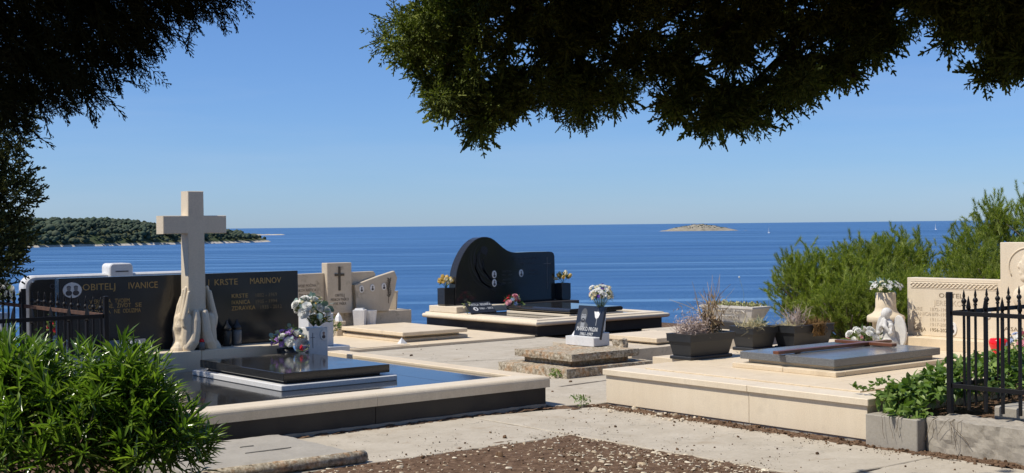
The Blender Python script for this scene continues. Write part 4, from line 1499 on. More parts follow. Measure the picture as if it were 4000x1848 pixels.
def kerbs():
    k = thing('concrete_kerb', 'short smooth concrete kerb adjoining the cream tomb', 'kerb', (8.98, 6.3, 0))
    MB().box(8.92, 9.2, 6.115, 6.6, -0.05, 0.25, 0.006).build('block', CONC2, k)
    k = thing('concrete_kerb', 'rough pitted concrete kerb under the right iron fence', 'kerb', (9.15, 5, 0))
    rough_box(9.02, 9.42, 2.5, 6.105, -0.06, 0.255, 0.035, 0.012, 11, 0.01).build('block', ROUGHC, k)
    s = thing('plot_slab', 'grey concrete slab inside the right iron fence', 'slab', (10, 5, 0.2))
    MB().box(9.45, 11.6, 2.6, 5.78, 0.1, 0.345, 0.01).build('slab', CONC2, s)
    # earth of the planted plot between kerb and cream tomb
    xs = np.arange(9.1, 12.9, 0.06)
    ys = np.arange(5.6, 6.64, 0.06)
    V = np.array([(x, y, 0.2+0.02*noise.noise(Vector((x*6, y*6, 0)))) for x in xs for y in ys])
    ny = len(ys)
    F = [(i*ny+j, (i+1)*ny+j, (i+1)*ny+j+1, i*ny+j+1) for i in range(len(xs)-1) for j in range(ny-1)]
    np_mesh('plot_soil', V, F, SOIL, smooth=True, kind='structure')
    c = thing('concrete_cover', 'grey concrete cover slab lying in front of the dark tomb', 'cover slab', (4.9, 9.2, 0))
    rough_box(4.05, 5.42, 8.72, 9.92, -0.04, 0.075, 0.05, 0.006, 5, 0.012).build('slab', CONC2, c)
    for a, b, y in ((4.5, 4.75, 9.55), (4.85, 4.97, 9.5), (4.75, 5.15, 9.22)):
        MB().box(a, b, y, y+0.012, 0.07, 0.084, 0.002).build('raised_seam', CONC2, c)
    MB().tube([(4.05, 8.7, 0.045), (5.4, 8.66, 0.045), (5.47, 8.68, 0.04)], 0.05, 10).build('rounded_lip', LICHEN, c, True)


kerbs()


# =================================================================== PLANTERS AND FLOWERS
def planter(label, x0, x1, y0, y1, z0, h, taper=0.035):
    """rectangular tapered plastic box with a deep rim"""
    t = thing('planter', label, 'planter', ((x0+x1)/2, (y0+y1)/2, z0), 'black plastic planters on the cream tomb')

    def ring(i, z):
        return [(x0+i, y0+i, z), (x1-i, y0+i, z), (x1-i, y1-i, z), (x0+i, y1-i, z)]
    zr = z0+h*0.7
    lv = [ring(taper+0.012, z0+0.02), ring(0.012, zr), ring(-0.004, zr), ring(-0.008, z0+h-0.008), ring(-0.012, z0+h), ring(0.02, z0+h), ring(0.02, z0+h-0.05)]
    mb = MB()
    mb.add([p for r_ in lv for p in r_], [(3, 2, 1, 0)] + [(i*4+k, i*4+(k+1) % 4, i*4+4+(k+1) % 4, i*4+4+k) for i in range(len(lv)-1) for k in range(4)] + [tuple(24+k for k in range(4))])
    mb.build('tub', PLAST, t)
    MB().box(x0+taper-0.02, x1-taper+0.02, y0+taper-0.02, y1-taper+0.02, z0, z0+0.035, 0.006).build('tray', PLAST, t)
    MB().box(x0+0.022, x1-0.022, y0+0.022, y1-0.022, z0+h-0.07, z0+h-0.03, 0.004).build('soil', POTSOIL, t)
    return t


def stalk_set(n, base, spread, length, lean, rad, curl=0.25):
    """bunch of dry curved stems as one mesh"""
    mb = MB()
    for _ in range(n):
        bx = base[0]+random.uniform(-spread[0], spread[0])
        by = base[1]+random.uniform(-spread[1], spread[1])
        L = length*random.uniform(0.5, 1.1)
        a = random.uniform(0, 2*math.pi)
        l = lean*random.uniform(0.2, 1.2)
        d = Vector((math.cos(a)*l, math.sin(a)*l, 1)).normalized()
        p = Vector((bx, by, base[2]))
        pts = [p]
        for k in range(4):
            d = (d + Vector((random.gauss(0, curl), random.gauss(0, curl), random.gauss(0, curl*0.6)))).normalized()
            p = p + d*L/4
            pts.append(p)
        mb.tube(pts, [rad, rad*0.9, rad*0.8, rad*0.6, rad*0.3], 3, False)
    return mb


def petal_template(kind):
    """bloom meshes about 1 unit wide"""
    mb = MB()
    if kind == 'rose':
        for ring, (n, r0_, r1_, z0_, z1_) in enumerate(((7, 0.12, 0.56, -0.2, 0.06), (6, 0.1, 0.46, -0.1, 0.2), (5, 0.08, 0.34, 0.0, 0.3), (4, 0.05, 0.2, 0.1, 0.36))):
            for k in range(n):
                a = 2*math.pi*k/n + ring*0.55
                w = 1.35*math.pi/n
                vs = []
                for u in (0.0, 0.55, 1.0):
                    rr = r0_+(r1_-r0_)*u
                    z = z0_+(z1_-z0_)*math.sin(u*1.7)/0.99
                    for sgn in (-1, 0, 1):
                        aa = a+sgn*w*(0.75 if u == 1.0 else 1.0)
                        vs.append((rr*math.cos(aa)*(0.93 if sgn else 1.0), rr*math.sin(aa)*(0.93 if sgn else 1.0), z-0.03*abs(sgn)))
                mb.add(vs, [(i*3+j, i*3+j+1, i*3+j+4, i*3+j+3) for i in range(2) for j in range(2)])
        ball(mb, (0, 0, 0.26), (0.1, 0.1, 0.12), 4)
    elif kind == 'tulip':
        for ring in (0, 1):
            for k in range(3):
                a = 2*math.pi*k/3 + ring*math.pi/3
                vs = []
                for u, rr, z in ((0, 0.05, -0.5), (0.35, 0.34, -0.2), (0.7, 0.33, 0.2), (1, 0.16+0.05*ring, 0.5)):
                    w = (0.6, 1.0, 0.85, 0.2)[(0, 0.35, 0.7, 1).index(u)]
                    for s in (-1, 0, 1):
                        vs.append((rr*math.cos(a+s*w*0.7), rr*math.sin(a+s*w*0.7), z-0.03*abs(s)))
                mb.add(vs, [(i*3+j, i*3+j+1, i*3+j+4, i*3+j+3) for i in range(3) for j in range(2)])
    else:  # open flower
        for ring, (n, r) in enumerate(((6, 0.5), (6, 0.34))):
            for k in range(n):
                a = 2*math.pi*k/n + ring*0.5
                c, s = math.cos(a), math.sin(a)
                z = 0.05+0.1*ring
                mb.add([(0, 0, z-0.08), (c*r*0.55-s*r*0.32, s*r*0.55+c*r*0.32, z+0.06), (c*r, s*r, z+0.02), (c*r*0.55+s*r*0.32, s*r*0.55-c*r*0.32, z+0.06)], [(0, 1, 2, 3)])
        ball(mb, (0, 0, 0.06), 0.12, 4)
    return mb


BLOOMS = {}


def bloom(kind, mat):
    if (kind, mat.name) not in BLOOMS:
        me = petal_template(kind).mesh(kind+'_bloom', kind == 'tulip')
        me.materials.append(mat)
        BLOOMS[(kind, mat.name)] = me
    return BLOOMS[(kind, mat.name)]


def leaf_tmpl(l, w, fold=0.2, round_=False):
    if round_:
        k = 8
        v = [(l*0.5+l*0.5*math.cos(2*math.pi*i/k), w*0.5*math.sin(2*math.pi*i/k), 0) for i in range(k)] + [(l*0.5, 0, -0.1*w)]
        return np.array(v), np.array([(i, (i+1) % k, k) for i in range(k)])
    v = [(0, 0, 0), (l*0.3, w*0.5, fold*w), (l*0.3, 0, -0.02*l), (l*0.3, -w*0.5, fold*w), (l*0.65, w*0.42, fold*w*0.9-0.05*l),
         (l*0.65, 0, -0.06*l), (l*0.65, -w*0.42, fold*w*0.9-0.05*l), (l, 0, -0.14*l)]
    f = [(0, 2, 1), (0, 3, 2), (1, 2, 5), (1, 5, 4), (2, 3, 6), (2, 6, 5), (4, 5, 7), (5, 6, 7)]
    return np.array(v), np.array(f)


def bouquet(label, base, centre, rad, blooms, leaves=None, stems=8, group=None, cat='flowers'):
    """flowers gathered at base and opening round centre; blooms: (kind, material, count, size)"""
    t = thing('flower_bouquet', label, cat, base, group)
    B, C = Vector(base), Vector(centre)
    mb = MB()
    k = 0
    tot = sum(b[2] for b in blooms)
    spots = []
    for i in range(tot):
        u = (i+0.5)/tot
        ph = i*2.39996
        el = math.acos(1-1.15*u)
        d = Vector((math.cos(ph)*math.sin(el), math.sin(ph)*math.sin(el), math.cos(el)))
        spots.append(d)
    random.shuffle(spots)
    for kind, mat, n, size in blooms:
        for _ in range(n):
            d = spots[k]
            k += 1
            p = C + Vector((d.x*rad[0], d.y*rad[1], d.z*rad[2]))*random.uniform(0.82, 1.08)
            o = bpy.data.objects.new('bloom', bloom(kind, mat))
            COL.objects.link(o)
            o.parent = t
            q = (d + Vector((0, 0, 0.35))).normalized().to_track_quat('Z', 'Y')
            s = size*random.uniform(0.8, 1.15)
            o.matrix_parent_inverse = Matrix.Translation(-B)
            o.matrix_basis = Matrix.Translation(p) @ q.to_matrix().to_4x4() @ Matrix.Diagonal((s, s, s, 1))
            mb.tube([B+Vector((0, 0, 0.005)), B.lerp(p, 0.5)+Vector((0, 0, 0.01)), p], 0.0025, 4, False)
    tag(mb.build('stems', GREENF, t), kind='stuff')
    for (tm, mat, n, size, spread) in (leaves or []):
        d = rng.normal(0, 1, (n, 3))
        d[:, 2] = np.abs(d[:, 2])*0.8 - 0.15
        d /= np.linalg.norm(d, axis=1, keepdims=True)
        pos = np.array(C) + d*np.array(rad)*rng.uniform(0.3, spread, (n, 1))
        V, F = scatter([tm], pos, basis(d+rng.normal(0, 0.35, (n, 3))), size*rng.uniform(0.7, 1.2, n))
        np_mesh('leaves', V, F, mat, t, kind='stuff')
    return t


LANC = leaf_tmpl(1.0, 0.3)
ROUND = leaf_tmpl(1.0, 0.85, 0, True)
GRASSY = leaf_tmpl(1.0, 0.07)


def flowers():
    # ---- on the dark tomb
    v = thing('marble_vase', 'pale marble block vase with oval portrait behind the black slab', 'vase', (7.55, 12.98, 0.28))
    MB().box(7.455, 7.7, 12.93, 13.12, 0.282, 0.685, 0.006).build('block', WHITE, v)
    medallion(v, (7.64, 12.93, 0.6), 0.042, 0.058, '-y', 1, True)
    MB().box(7.503, 7.509, 12.927, 12.931, 0.46, 0.63, 0.0005).build('engraved_cross', GREYL, v)
    MB().box(7.48, 7.532, 12.9265, 12.931, 0.575, 0.581, 0.0005).build('engraved_cross', GREYL, v)
    bouquet('tall white rose and eucalyptus bouquet in the marble vase', (7.56, 13.0, 0.69), (7.53, 13.0, 0.88), (0.2, 0.16, 0.16),
            [('rose', PWHITE, 12, 0.125), ('open', PCREAM, 16, 0.05), ('open', PYEL, 6, 0.035)],
            [(ROUND, EUCA, 46, 0.075, 1.15), (LANC, GREENF, 90, 0.06, 0.9)])
    bouquet('trailing cream blossom cluster at the foot of the tall bouquet', (7.6, 12.96, 0.69), (7.6, 12.93, 0.76), (0.1, 0.07, 0.1),
            [('open', PCREAM, 26, 0.035), ('open', PYEL, 10, 0.03)], [(LANC, GREENF, 120, 0.05, 1.1)])
    p = thing('flower_pot', 'low black pot holding the white and lilac bouquet', 'pot', (7.26, 12.93, 0.28))
    MB().lathe([(0.09, 0.282), (0.12, 0.36), (0.14, 0.47), (0.12, 0.47), (0.1, 0.42)], (7.24, 12.98, 0), 14).build('tub', PLAST, p, True)
    bouquet('round white and lilac bouquet in the low black pot', (7.24, 12.98, 0.46), (7.22, 12.96, 0.55), (0.17, 0.13, 0.13),
            [('rose', PWHITE, 12, 0.1), ('open', PLIL, 22, 0.085)], [(ROUND, EUCA, 40, 0.055, 1.35), (LANC, GREENF, 90, 0.075, 1.15)])
    l = thing('oil_lamp', 'round clear glass candle lamp in front of the marble vase', 'lamp', (7.44, 12.72, 0.443))
    MB().lathe([(0.03, 0.444), (0.075, 0.47), (0.095, 0.52), (0.085, 0.57), (0.045, 0.6), (0.03, 0.605)], (7.16, 12.68, 0), 20).build('globe', GLASS, l, True)
    MB().lathe([(0.03, 0.6055), (0.033, 0.61), (0.033, 0.63), (0.01, 0.64)], (7.16, 12.68, 0), 14).build('brass_cap', BRASS, l, True)
    MB().lathe([(0.011, 0.49), (0.013, 0.515), (0.004, 0.53)], (7.16, 12.68, 0), 10).build('red_candle', REDGL, l, True)
    for o in l.children:
        o.location.x += 0.06
    # grave lanterns by the hands
    for x, y, lab, mt in ((6.72, 13.44, 'left one of two grey lidded grave lanterns beside the hands', HEADB), (6.85, 13.46, 'right one of two grey lidded grave lanterns beside the hands', GREYG)):
        g = thing('grave_lantern', lab, 'lantern', (x, y, 0.5), 'grave lanterns before the dark headstone')
        MB().lathe([(0.045, 0.501), (0.055, 0.54), (0.055, 0.66), (0.05, 0.68)], (x, y, 0), 12).build('body', mt, g, True)
        MB().lathe([(0.058, 0.681), (0.05, 0.71), (0.02, 0.75), (0.012, 0.78), (0.002, 0.79)], (x, y, 0), 12).build('lid', HEADB, g, True)
    g = thing('grave_lantern', 'small grey candle cup between the two stone wrists', 'lantern', (6.31, 13.24, 0.5))
    MB().lathe([(0.035, 0.501), (0.038, 0.58), (0.03, 0.585)], (6.315, 13.225, 0), 12).build('body', GREYG, g, True)
    MB().lathe([(0.028, 0.5855), (0.022, 0.61), (0.01, 0.62)], (6.315, 13.225, 0), 12).build('red_lid', REDGL, g, True)
    # pale marble vases between the graves
    v = thing('marble_vase', 'plain pale marble block vase behind the tall white bouquet', 'vase', (8.5, 14.6, 0))
    MB().box(8.36, 8.72, 14.5, 14.75, 0.31, 0.72, 0.006).build('block', WHITE, v)
    MB().box(8.5, 8.9, 14.4, 14.9, 0.15, 0.309, 0.01).build('foot', WHITE, v)
    MB().box(8.46, 8.82, 14.42, 14.9, 0.0, 0.1495, 0.004).build('dark_base', BLACKM, v)
    bouquet('dry cream and orange flowers standing beside the plain marble vase', (9.9, 16.6, 0.05), (9.9, 16.62, 0.32), (0.14, 0.1, 0.18),
            [('open', PCREAM, 12, 0.06), ('open', PYEL, 8, 0.06), ('rose', PWHITE, 4, 0.09)], [(LANC, GREENF, 70, 0.08, 1.2)])
    v = thing('stone_urn', 'small weathered stone urn with white peak before the cream headstone', 'urn', (11.2, 18.6, 0.05))
    MB().lathe([(0.1, 0.051), (0.11, 0.2), (0.12, 0.28), (0.09, 0.285)], (11.25, 18.55, 0), 8).build('body', OLDLIME, v)
    MB().lathe([(0.08, 0.286), (0.05, 0.36), (0.005, 0.42)], (11.25, 18.55, 0), 6).build('peak', WHITE, v)
    # ---- wave tomb
    bouquet('yellow tulips in the left black granite vase', (13.865, 19.2, 0.69), (13.865, 19.2, 0.81), (0.13, 0.1, 0.1), [('tulip', PYEL, 12, 0.095), ('tulip', PCREAM, 5, 0.095)],
            [(LANC, GREENF, 26, 0.1, 0.5)])
    bouquet('yellow tulips in the right black granite vase', (16.475, 19.05, 0.69), (16.5, 19.05, 0.8), (0.17, 0.1, 0.11), [('tulip', PYEL, 5, 0.095), ('tulip', PCREAM, 5, 0.09)],
            [(LANC, GREENF, 24, 0.1, 0.5)])
    bouquet('small pink and pale blue bouquet at the foot of the wave headstone', (14.74, 18.42, 0.26), (14.76, 18.42, 0.42), (0.17, 0.1, 0.14),
            [('rose', PPINK, 4, 0.11), ('open', PBLUE, 4, 0.09), ('open', PRED, 5, 0.07), ('open', PWHITE, 4, 0.06)], [(LANC, GREENF, 50, 0.08, 1.1)])
    bouquet('withered pale flowers behind the leaning black plaque', (13.8, 18.48, 0.26), (13.78, 18.46, 0.4), (0.08, 0.06, 0.08), [('open', PCREAM, 5, 0.06)], [(LANC, GREENF, 16, 0.06, 1.0)])
    # ---- behind the portrait plaque
    bouquet('white, yellow and violet flowers standing behind the portrait plaque', (11.375, 12.43, 0.7), (11.38, 12.42, 0.89), (0.17, 0.15, 0.15),
            [('open', PWHITE, 14, 0.1), ('open', PCREAM, 12, 0.075), ('tulip', PCREAM, 5, 0.075), ('open', PVIO, 7, 0.06), ('open', PPINK, 3, 0.06)],
            [(GRASSY, GREENF, 90, 0.11, 0.55), (LANC, GREENF, 60, 0.05, 0.75)])
    # ---- left, behind the fence
    v = thing('marble_vase', 'white marble vase holding roses behind the rusty fence', 'vase', (4.75, 14.95, 0.2))
    MB().lathe([(0.09, 0.222), (0.08, 0.6), (0.12, 0.9), (0.1, 0.9)], (4.72, 14.9, 0), 14).build('body', WHITE, v, True)
    bouquet('white roses rising above the rusty fence at far left', (4.72, 14.9, 0.9), (4.72, 14.9, 1.08), (0.15, 0.12, 0.15), [('rose', PWHITE, 14, 0.115)], [(LANC, GREENF, 50, 0.1, 1.2)])
    bouquet('red carnations glimpsed through the rusty fence', (5.35, 14.75, 0.3), (5.35, 14.75, 0.7), (0.16, 0.1, 0.12), [('rose', PRED, 8, 0.09)], [(LANC, GREENF, 60, 0.1, 1.4)])
    v = thing('flower_pot', 'white pot of red carnations behind the rusty fence', 'pot', (5.35, 14.75, 0.34))
    MB().lathe([(0.06, 0.341), (0.09, 0.55), (0.07, 0.55)], (5.35, 14.75, 0), 12).build('body', WHITE, v, True)
    bouquet('low white blossoms between rusty fence and dark headstone', (4.68, 13.3, 0.42), (4.7, 13.3, 0.6), (0.22, 0.2, 0.12), [('rose', PWHITE, 12, 0.1)], [(LANC, GREENF, 40, 0.09, 1.1)])
    v = thing('flower_pot', 'square white pot under the low white blossoms', 'pot', (4.68, 13.3, 0.2))
    MB().box(4.6, 4.76, 13.21, 13.39, 0.2, 0.44, 0.008).build('body', WHITE, v)
    pq = thing('memorial_plaque', 'grey granite book plaque with white letters before the dark headstone', 'plaque', (5.35, 13.3, 0.5))
    me = MB().box(-0.2, 0.2, -0.012, 0.012, -0.09, 0.09, 0.003).mesh('tablet')
    Mq = Matrix.Translation((5.55, 13.33, 0.575)) @ Matrix.Rotation(R(-40), 4, 'X')
    me.transform(Mq)
    link('tablet', me, GREYG, pq)
    o = lettering('MILAN', None, (0, -0.0125, 0.02), 0.07, '-y', SILV, 'CENTER', 0.26)
    o.data.transform(Mq)
    o.parent = pq
    o.matrix_parent_inverse = Matrix.Translation(-pq.location)
    # ---- right: round vase, angel, white flowers
    v = thing('stone_vase', 'big cream stone vase with cylindrical neck beside the pale headstone', 'vase', (12.62, 9.22, 0.37))
    cx, cy = 12.72, 9.12
    MB().lathe([(0.15, 0.375), (0.15, 0.66), (0.205, 0.665), (0.21, 0.67), (0.21, 0.72), (0.2, 0.735), (0.15, 0.76), (0.125, 0.79), (0.115, 0.83), (0.112, 0.99), (0.105, 0.995), (0.09, 0.99), (0.085, 0.94)], (cx, cy, 0), 24).build('body', LIME, v, True)
    bouquet('white daisies filling the big cream stone vase', (cx, cy, 0.98), (cx, cy, 1.05), (0.17, 0.17, 0.08), [('open', PWHITE, 22, 0.075), ('open', PCREAM, 6, 0.06)], [(LANC, GREENF, 50, 0.09, 0.9), (LANC, EUCA, 40, 0.08, 1.0)])
    a = thing('angel_figurine', 'kneeling white winged angel figurine before the cream vase', 'figurine', (12.4, 8.9, 0.37))
    ax, ay, az = 12.42, 8.86, 0.375

    def body(mb):
        P = lambda u, w, z: (ax-u*0.9, ay-w, az+z)      # u towards the viewer's left face, w to the right
        ball(mb, P(0.0, 0.0, 0.08), (0.1, 0.11, 0.09))
        limb(mb, [P(0.0, 0.0, 0.1), P(0.01, 0.0, 0.2), P(0.01, -0.01, 0.29)], [0.08, 0.066, 0.06])
        limb(mb, [P(0.01, -0.01, 0.31), P(0.02, -0.02, 0.36)], [0.035, 0.032])
        ball(mb, P(0.035, -0.025, 0.4), (0.055, 0.052, 0.06))
        ball(mb, P(0.02, -0.02, 0.42), (0.06, 0.06, 0.055))
        limb(mb, [P(0.06, -0.06, 0.29), P(0.11, -0.07, 0.2), P(0.12, -0.03, 0.28), P(0.09, -0.02, 0.34)], [0.03, 0.028, 0.024, 0.024])
        limb(mb, [P(0.06, 0.06, 0.28), P(0.1, 0.08, 0.2), P(0.12, 0.02, 0.27), P(0.09, 0.0, 0.33)], [0.03, 0.028, 0.024, 0.024])
        limb(mb, [P(0.02, -0.06, 0.08), P(0.13, -0.06, 0.09), P(0.11, -0.07, 0.02), P(0.0, -0.08, 0.02)], [0.05, 0.042, 0.035, 0.028])
        limb(mb, [P(0.02, 0.06, 0.08), P(0.12, 0.07, 0.1), P(0.12, 0.07, 0.02), P(0.0, 0.08, 0.02)], [0.05, 0.042, 0.035, 0.028])
    remeshed(body, 'body', PLASTER, a, 0.006, 1)
    for s in (-1, 1):
        pts = []
        for k in range(20):
            th = 2*math.pi*k/20
            pts.append((ay+s*(0.115+0.085*math.cos(th)), az+0.22+0.17*math.sin(th)-0.03*math.cos(th)))
        MB().prism(pts, 'x', ax+0.02, ax+0.05, 0.008).build('wing', PLASTER, a)
    bouquet('white silk flowers with pink buds in front of the angel', (12.25, 9.12, 0.37), (12.25, 9.1, 0.5), (0.15, 0.19, 0.12), [('rose', PWHITE, 14, 0.085), ('tulip', PPINK, 6, 0.05)], [(LANC, GREENF, 60, 0.08, 1.1)])
    s = thing('shell_dish', 'small white shell-shaped dish in front of the angel', 'dish', (12.15, 8.85, 0.37))
    for k, (dx, dy) in enumerate(((0, 0.06), (0.03, -0.03), (0.02, -0.12))):
        MB().lathe([(0.02, 0.376), (0.05, 0.40), (0.055, 0.44), (0.04, 0.46), (0.01, 0.465)], (12.12+dx, 8.82+dy, 0), 10, 0.7, 1.0).build('lobe', PORC, s, True)
    l = thing('candle_lantern', 'red glass heart lantern in front of the pale headstone', 'lantern', (10.9, 6.55, 0.4))
    lx, ly = 12.3, 7.46
    MB().lathe([(0.03, 0.375), (0.045, 0.4), (0.1, 0.53), (0.105, 0.57), (0.085, 0.6), (0.02, 0.605)], (lx, ly, 0), 10).build('glass', REDGL, l, True)
    MB().lathe([(0.05, 0.3745), (0.05, 0.39), (0.03, 0.4)], (lx, ly, 0), 12).build('foot', BRASS, l, True)
    bouquet('pink and pale blue flowers beside the red lantern', (12.35, 7.26, 0.375), (12.35, 7.24, 0.54), (0.14, 0.14, 0.12), [('rose', PPINK, 6, 0.1), ('open', PWHITE, 6, 0.1), ('open', PBLUE, 5, 0.09)], [(LANC, GREENF, 40, 0.08, 1.1)])


flowers()


def planters():
    z = 0.362
    a = planter('front black planter with pinkish dry heather and tall dead stalks', 10.15, 10.83, 9.7, 10.04, z, 0.272)
    b = planter('middle black planter with straw and a pale succulent', 11.36, 11.78, 9.9, 10.24, z, 0.272)
    c = planter('rear black planter with twiggy bush and brown moss', 11.8, 12.5, 9.68, 10.0, z, 0.272)
    d = thing('dry_plant', 'pinkish dried heather in the front black planter', 'dry plant', (10.36, 9.87, 0.6))
    stalk_set(300, (10.36, 9.87, 0.6), (0.15, 0.1), 0.22, 0.9, 0.0035, 0.5).build('heather_stems', DRYP, d)
    n = 900
    pos = np.stack([rng.normal(10.36, 0.1, n), rng.normal(9.87, 0.08, n), 0.66+np.abs(rng.normal(0, 0.09, n))], 1)
    V, F = scatter([LANC], pos, basis(rng.normal(0, 1, (n, 3))), rng.uniform(0.02, 0.035, n))
    np_mesh('heather_tips', V, F, DRYP, d, kind='stuff')
    d = thing('dry_plant', 'tall brown dead stalks rising from the front black planter', 'dry plant', (10.66, 9.87, 0.6))
    stalk_set(26, (10.66, 9.87, 0.6), (0.08, 0.06), 0.62, 0.35, 0.0055, 0.22).build('stalks', DRYM, d)
    stalk_set(40, (10.66, 9.87, 0.9), (0.1, 0.08), 0.25, 0.7, 0.0025, 0.4).build('side_twigs', DRYM, d)
    n = 160
    pos = np.stack([rng.normal(10.64, 0.06, n), rng.normal(9.87, 0.05, n), 0.6+np.abs(rng.normal(0, 0.16, n))], 1)
    dd = rng.normal(0, 0.6, (n, 3)); dd[:, 2] -= 0.8
    V, F = scatter([LANC], pos, basis(dd), rng.uniform(0.06, 0.12, n))
    np_mesh('withered_leaves', V, F, DRYM, d, kind='stuff')
    d = thing('dry_plant', 'bleached straw tuft in the middle black planter', 'dry plant', (11.52, 10.06, 0.6))
    stalk_set(240, (11.52, 10.05, 0.59), (0.14, 0.1), 0.2, 1.6, 0.003, 0.55).build('straw', STRAWM, d)
    d = thing('succulent', 'pale green succulent rosette in the middle black planter', 'succulent', (11.68, 10.08, 0.6))
    n = 60
    dd = rng.normal(0, 1, (n, 3)); dd[:, 2] = np.abs(dd[:, 2])
    V, F = scatter([leaf_tmpl(1, 0.5)], np.tile((11.67, 10.07, 0.63), (n, 1))+rng.normal(0, 0.03, (n, 3)), basis(dd), rng.uniform(0.05, 0.08, n))
    np_mesh('rosette_leaves', V, F, EUCA, d, kind='stuff')
    d = thing('dry_plant', 'grey twiggy bush in the rear black planter', 'dry plant', (12.02, 9.84, 0.6))
    stalk_set(70, (12.02, 9.84, 0.6), (0.07, 0.06), 0.3, 0.5, 0.0035, 0.3).build('twigs', DRYP, d)
    d = thing('dry_plant', 'brown tangled moss hanging over the rear black planter', 'dry plant', (12.32, 9.8, 0.6))
    stalk_set(340, (12.3, 9.83, 0.6), (0.17, 0.12), 0.16, 1.6, 0.0035, 0.7).build('tangle', leafy('brown tangle', [(0.12, 0.07, 0.03), (0.3, 0.18, 0.07)], 0.9, 0.1, 0), d)
    mb = MB()
    for _ in range(60):
        x, y = random.uniform(12.1, 12.28), 9.665+random.uniform(-0.02, 0.0)
        pts = [(x, y+0.02, 0.65)]
        for k in range(4):
            pts.append((x+random.gauss(0, 0.02), y-0.012+random.gauss(0, 0.006), 0.64-0.045*k))
        mb.tube(pts, 0.003, 3, False)
    mb.build('hanging_strands', MATS['brown tangle'], d)
    d = thing('dry_plant', 'straw spilling between the middle and rear planters', 'dry plant', (11.9, 9.84, 0.6))
    stalk_set(120, (11.9, 9.84, 0.6), (0.1, 0.1), 0.15, 1.4, 0.003, 0.5).build('straw', STRAWM, d)
    # carved white trough beyond
    t = thing('stone_trough', 'white carved stone trough with lettering behind the black planters', 'trough', (15.2, 13.6, 0.2))
    x0, x1, y0, y1 = 15.0, 15.42, 13.08, 14.15
    def ring(i, z):
        return [(x0+i, y0+i*1.3, z), (x1-i, y0+i*1.3, z), (x1-i, y1-i*1.3, z), (x0+i, y1-i*1.3, z)]
    lv = [ring(0.09, 0.31), ring(0.012, 0.52), ring(0.0, 0.525), ring(0.0, 0.552), ring(0.05, 0.555), ring(0.06, 0.5)]
    MB().add([p for r_ in lv for p in r_], [(3, 2, 1, 0)] + [(i*4+k, i*4+(k+1) % 4, i*4+4+(k+1) % 4, i*4+4+k) for i in range(5) for k in range(4)] + [(20, 21, 22, 23)]).build('tub', TROUGH, t)
    tl = -math.atan2(0.078, 0.21)
    for w_, y_, l_ in (('IVAN', 13.95, 0.19), ('MILIČ', 13.72, 0.22), ('JURIN', 13.46, 0.22)):
        lettering(w_, t, (x0+0.024, y_, 0.455), 0.075, '-x', TROUGH, 'LEFT', l_, tl, depth=0.006)
    lettering('OBITELJ', t, (x0+0.055, 13.75, 0.37), 0.065, '-x', TROUGH, 'LEFT', 0.34, tl, depth=0.006)
    MB().box(15.06, 15.36, 13.3, 13.95, 0.2, 0.309, 0.01).build('foot', BLACKM, t)
    pl = thing('stone_plinth', 'low cream stone plinth carrying the carved white trough', 'plinth', (15.3, 13.6, 0))
    MB().box(14.2, 16.0, 12.7, 14.6, -0.05, 0.199, 0.01).build('block', OLDLIME, pl)
    d = thing('succulent', 'yellow green succulents filling the carved white trough', 'succulent', (15.2, 13.6, 0.55))
    n = 420
    pos = np.stack([rng.uniform(15.06, 15.36, n), rng.uniform(13.16, 14.0, n), 0.55+np.abs(rng.normal(0, 0.022, n))], 1)
    dd = rng.normal(0, 1, (n, 3)); dd[:, 2] = np.abs(dd[:, 2])+0.2
    V, F = scatter([leaf_tmpl(1, 0.55)], pos, basis(dd), rng.uniform(0.03, 0.055, n))
    np_mesh('rosettes', V, F, leafy('succulent green', [(0.2, 0.24, 0.07), (0.42, 0.4, 0.15), (0.5, 0.46, 0.3)], 0.6, 0.3, 0), d, kind='stuff')
    MB().tube([(15.2, 13.42, 0.55), (15.22, 13.44, 0.75), (15.19, 13.5, 0.98)], 0.003, 4).build('flower_stalk', EUCA, d)
    ball_mb = MB()
    ball(ball_mb, (15.19, 13.5, 0.985), 0.013, 5)
    ball_mb.build('flower_head', PWHITE, d)


planters()


# =================================================================== VEGETATION
def mesh_leaf_objects(name, tmpl, mats4, mat, parent, k):
    me = bpy.data.meshes.new(name)
    me.from_pydata([tuple(v) for v in tmpl[0]], [], [tuple(int(i) for i in f_) for f_ in tmpl[1]])
    me.materials.append(mat)
    for M in mats4[:k]:
        o = bpy.data.objects.new(name, me)
        COL.objects.link(o)
        o.parent = parent
        o.matrix_parent_inverse = Matrix.Translation(-parent.location)
        o.matrix_basis = M


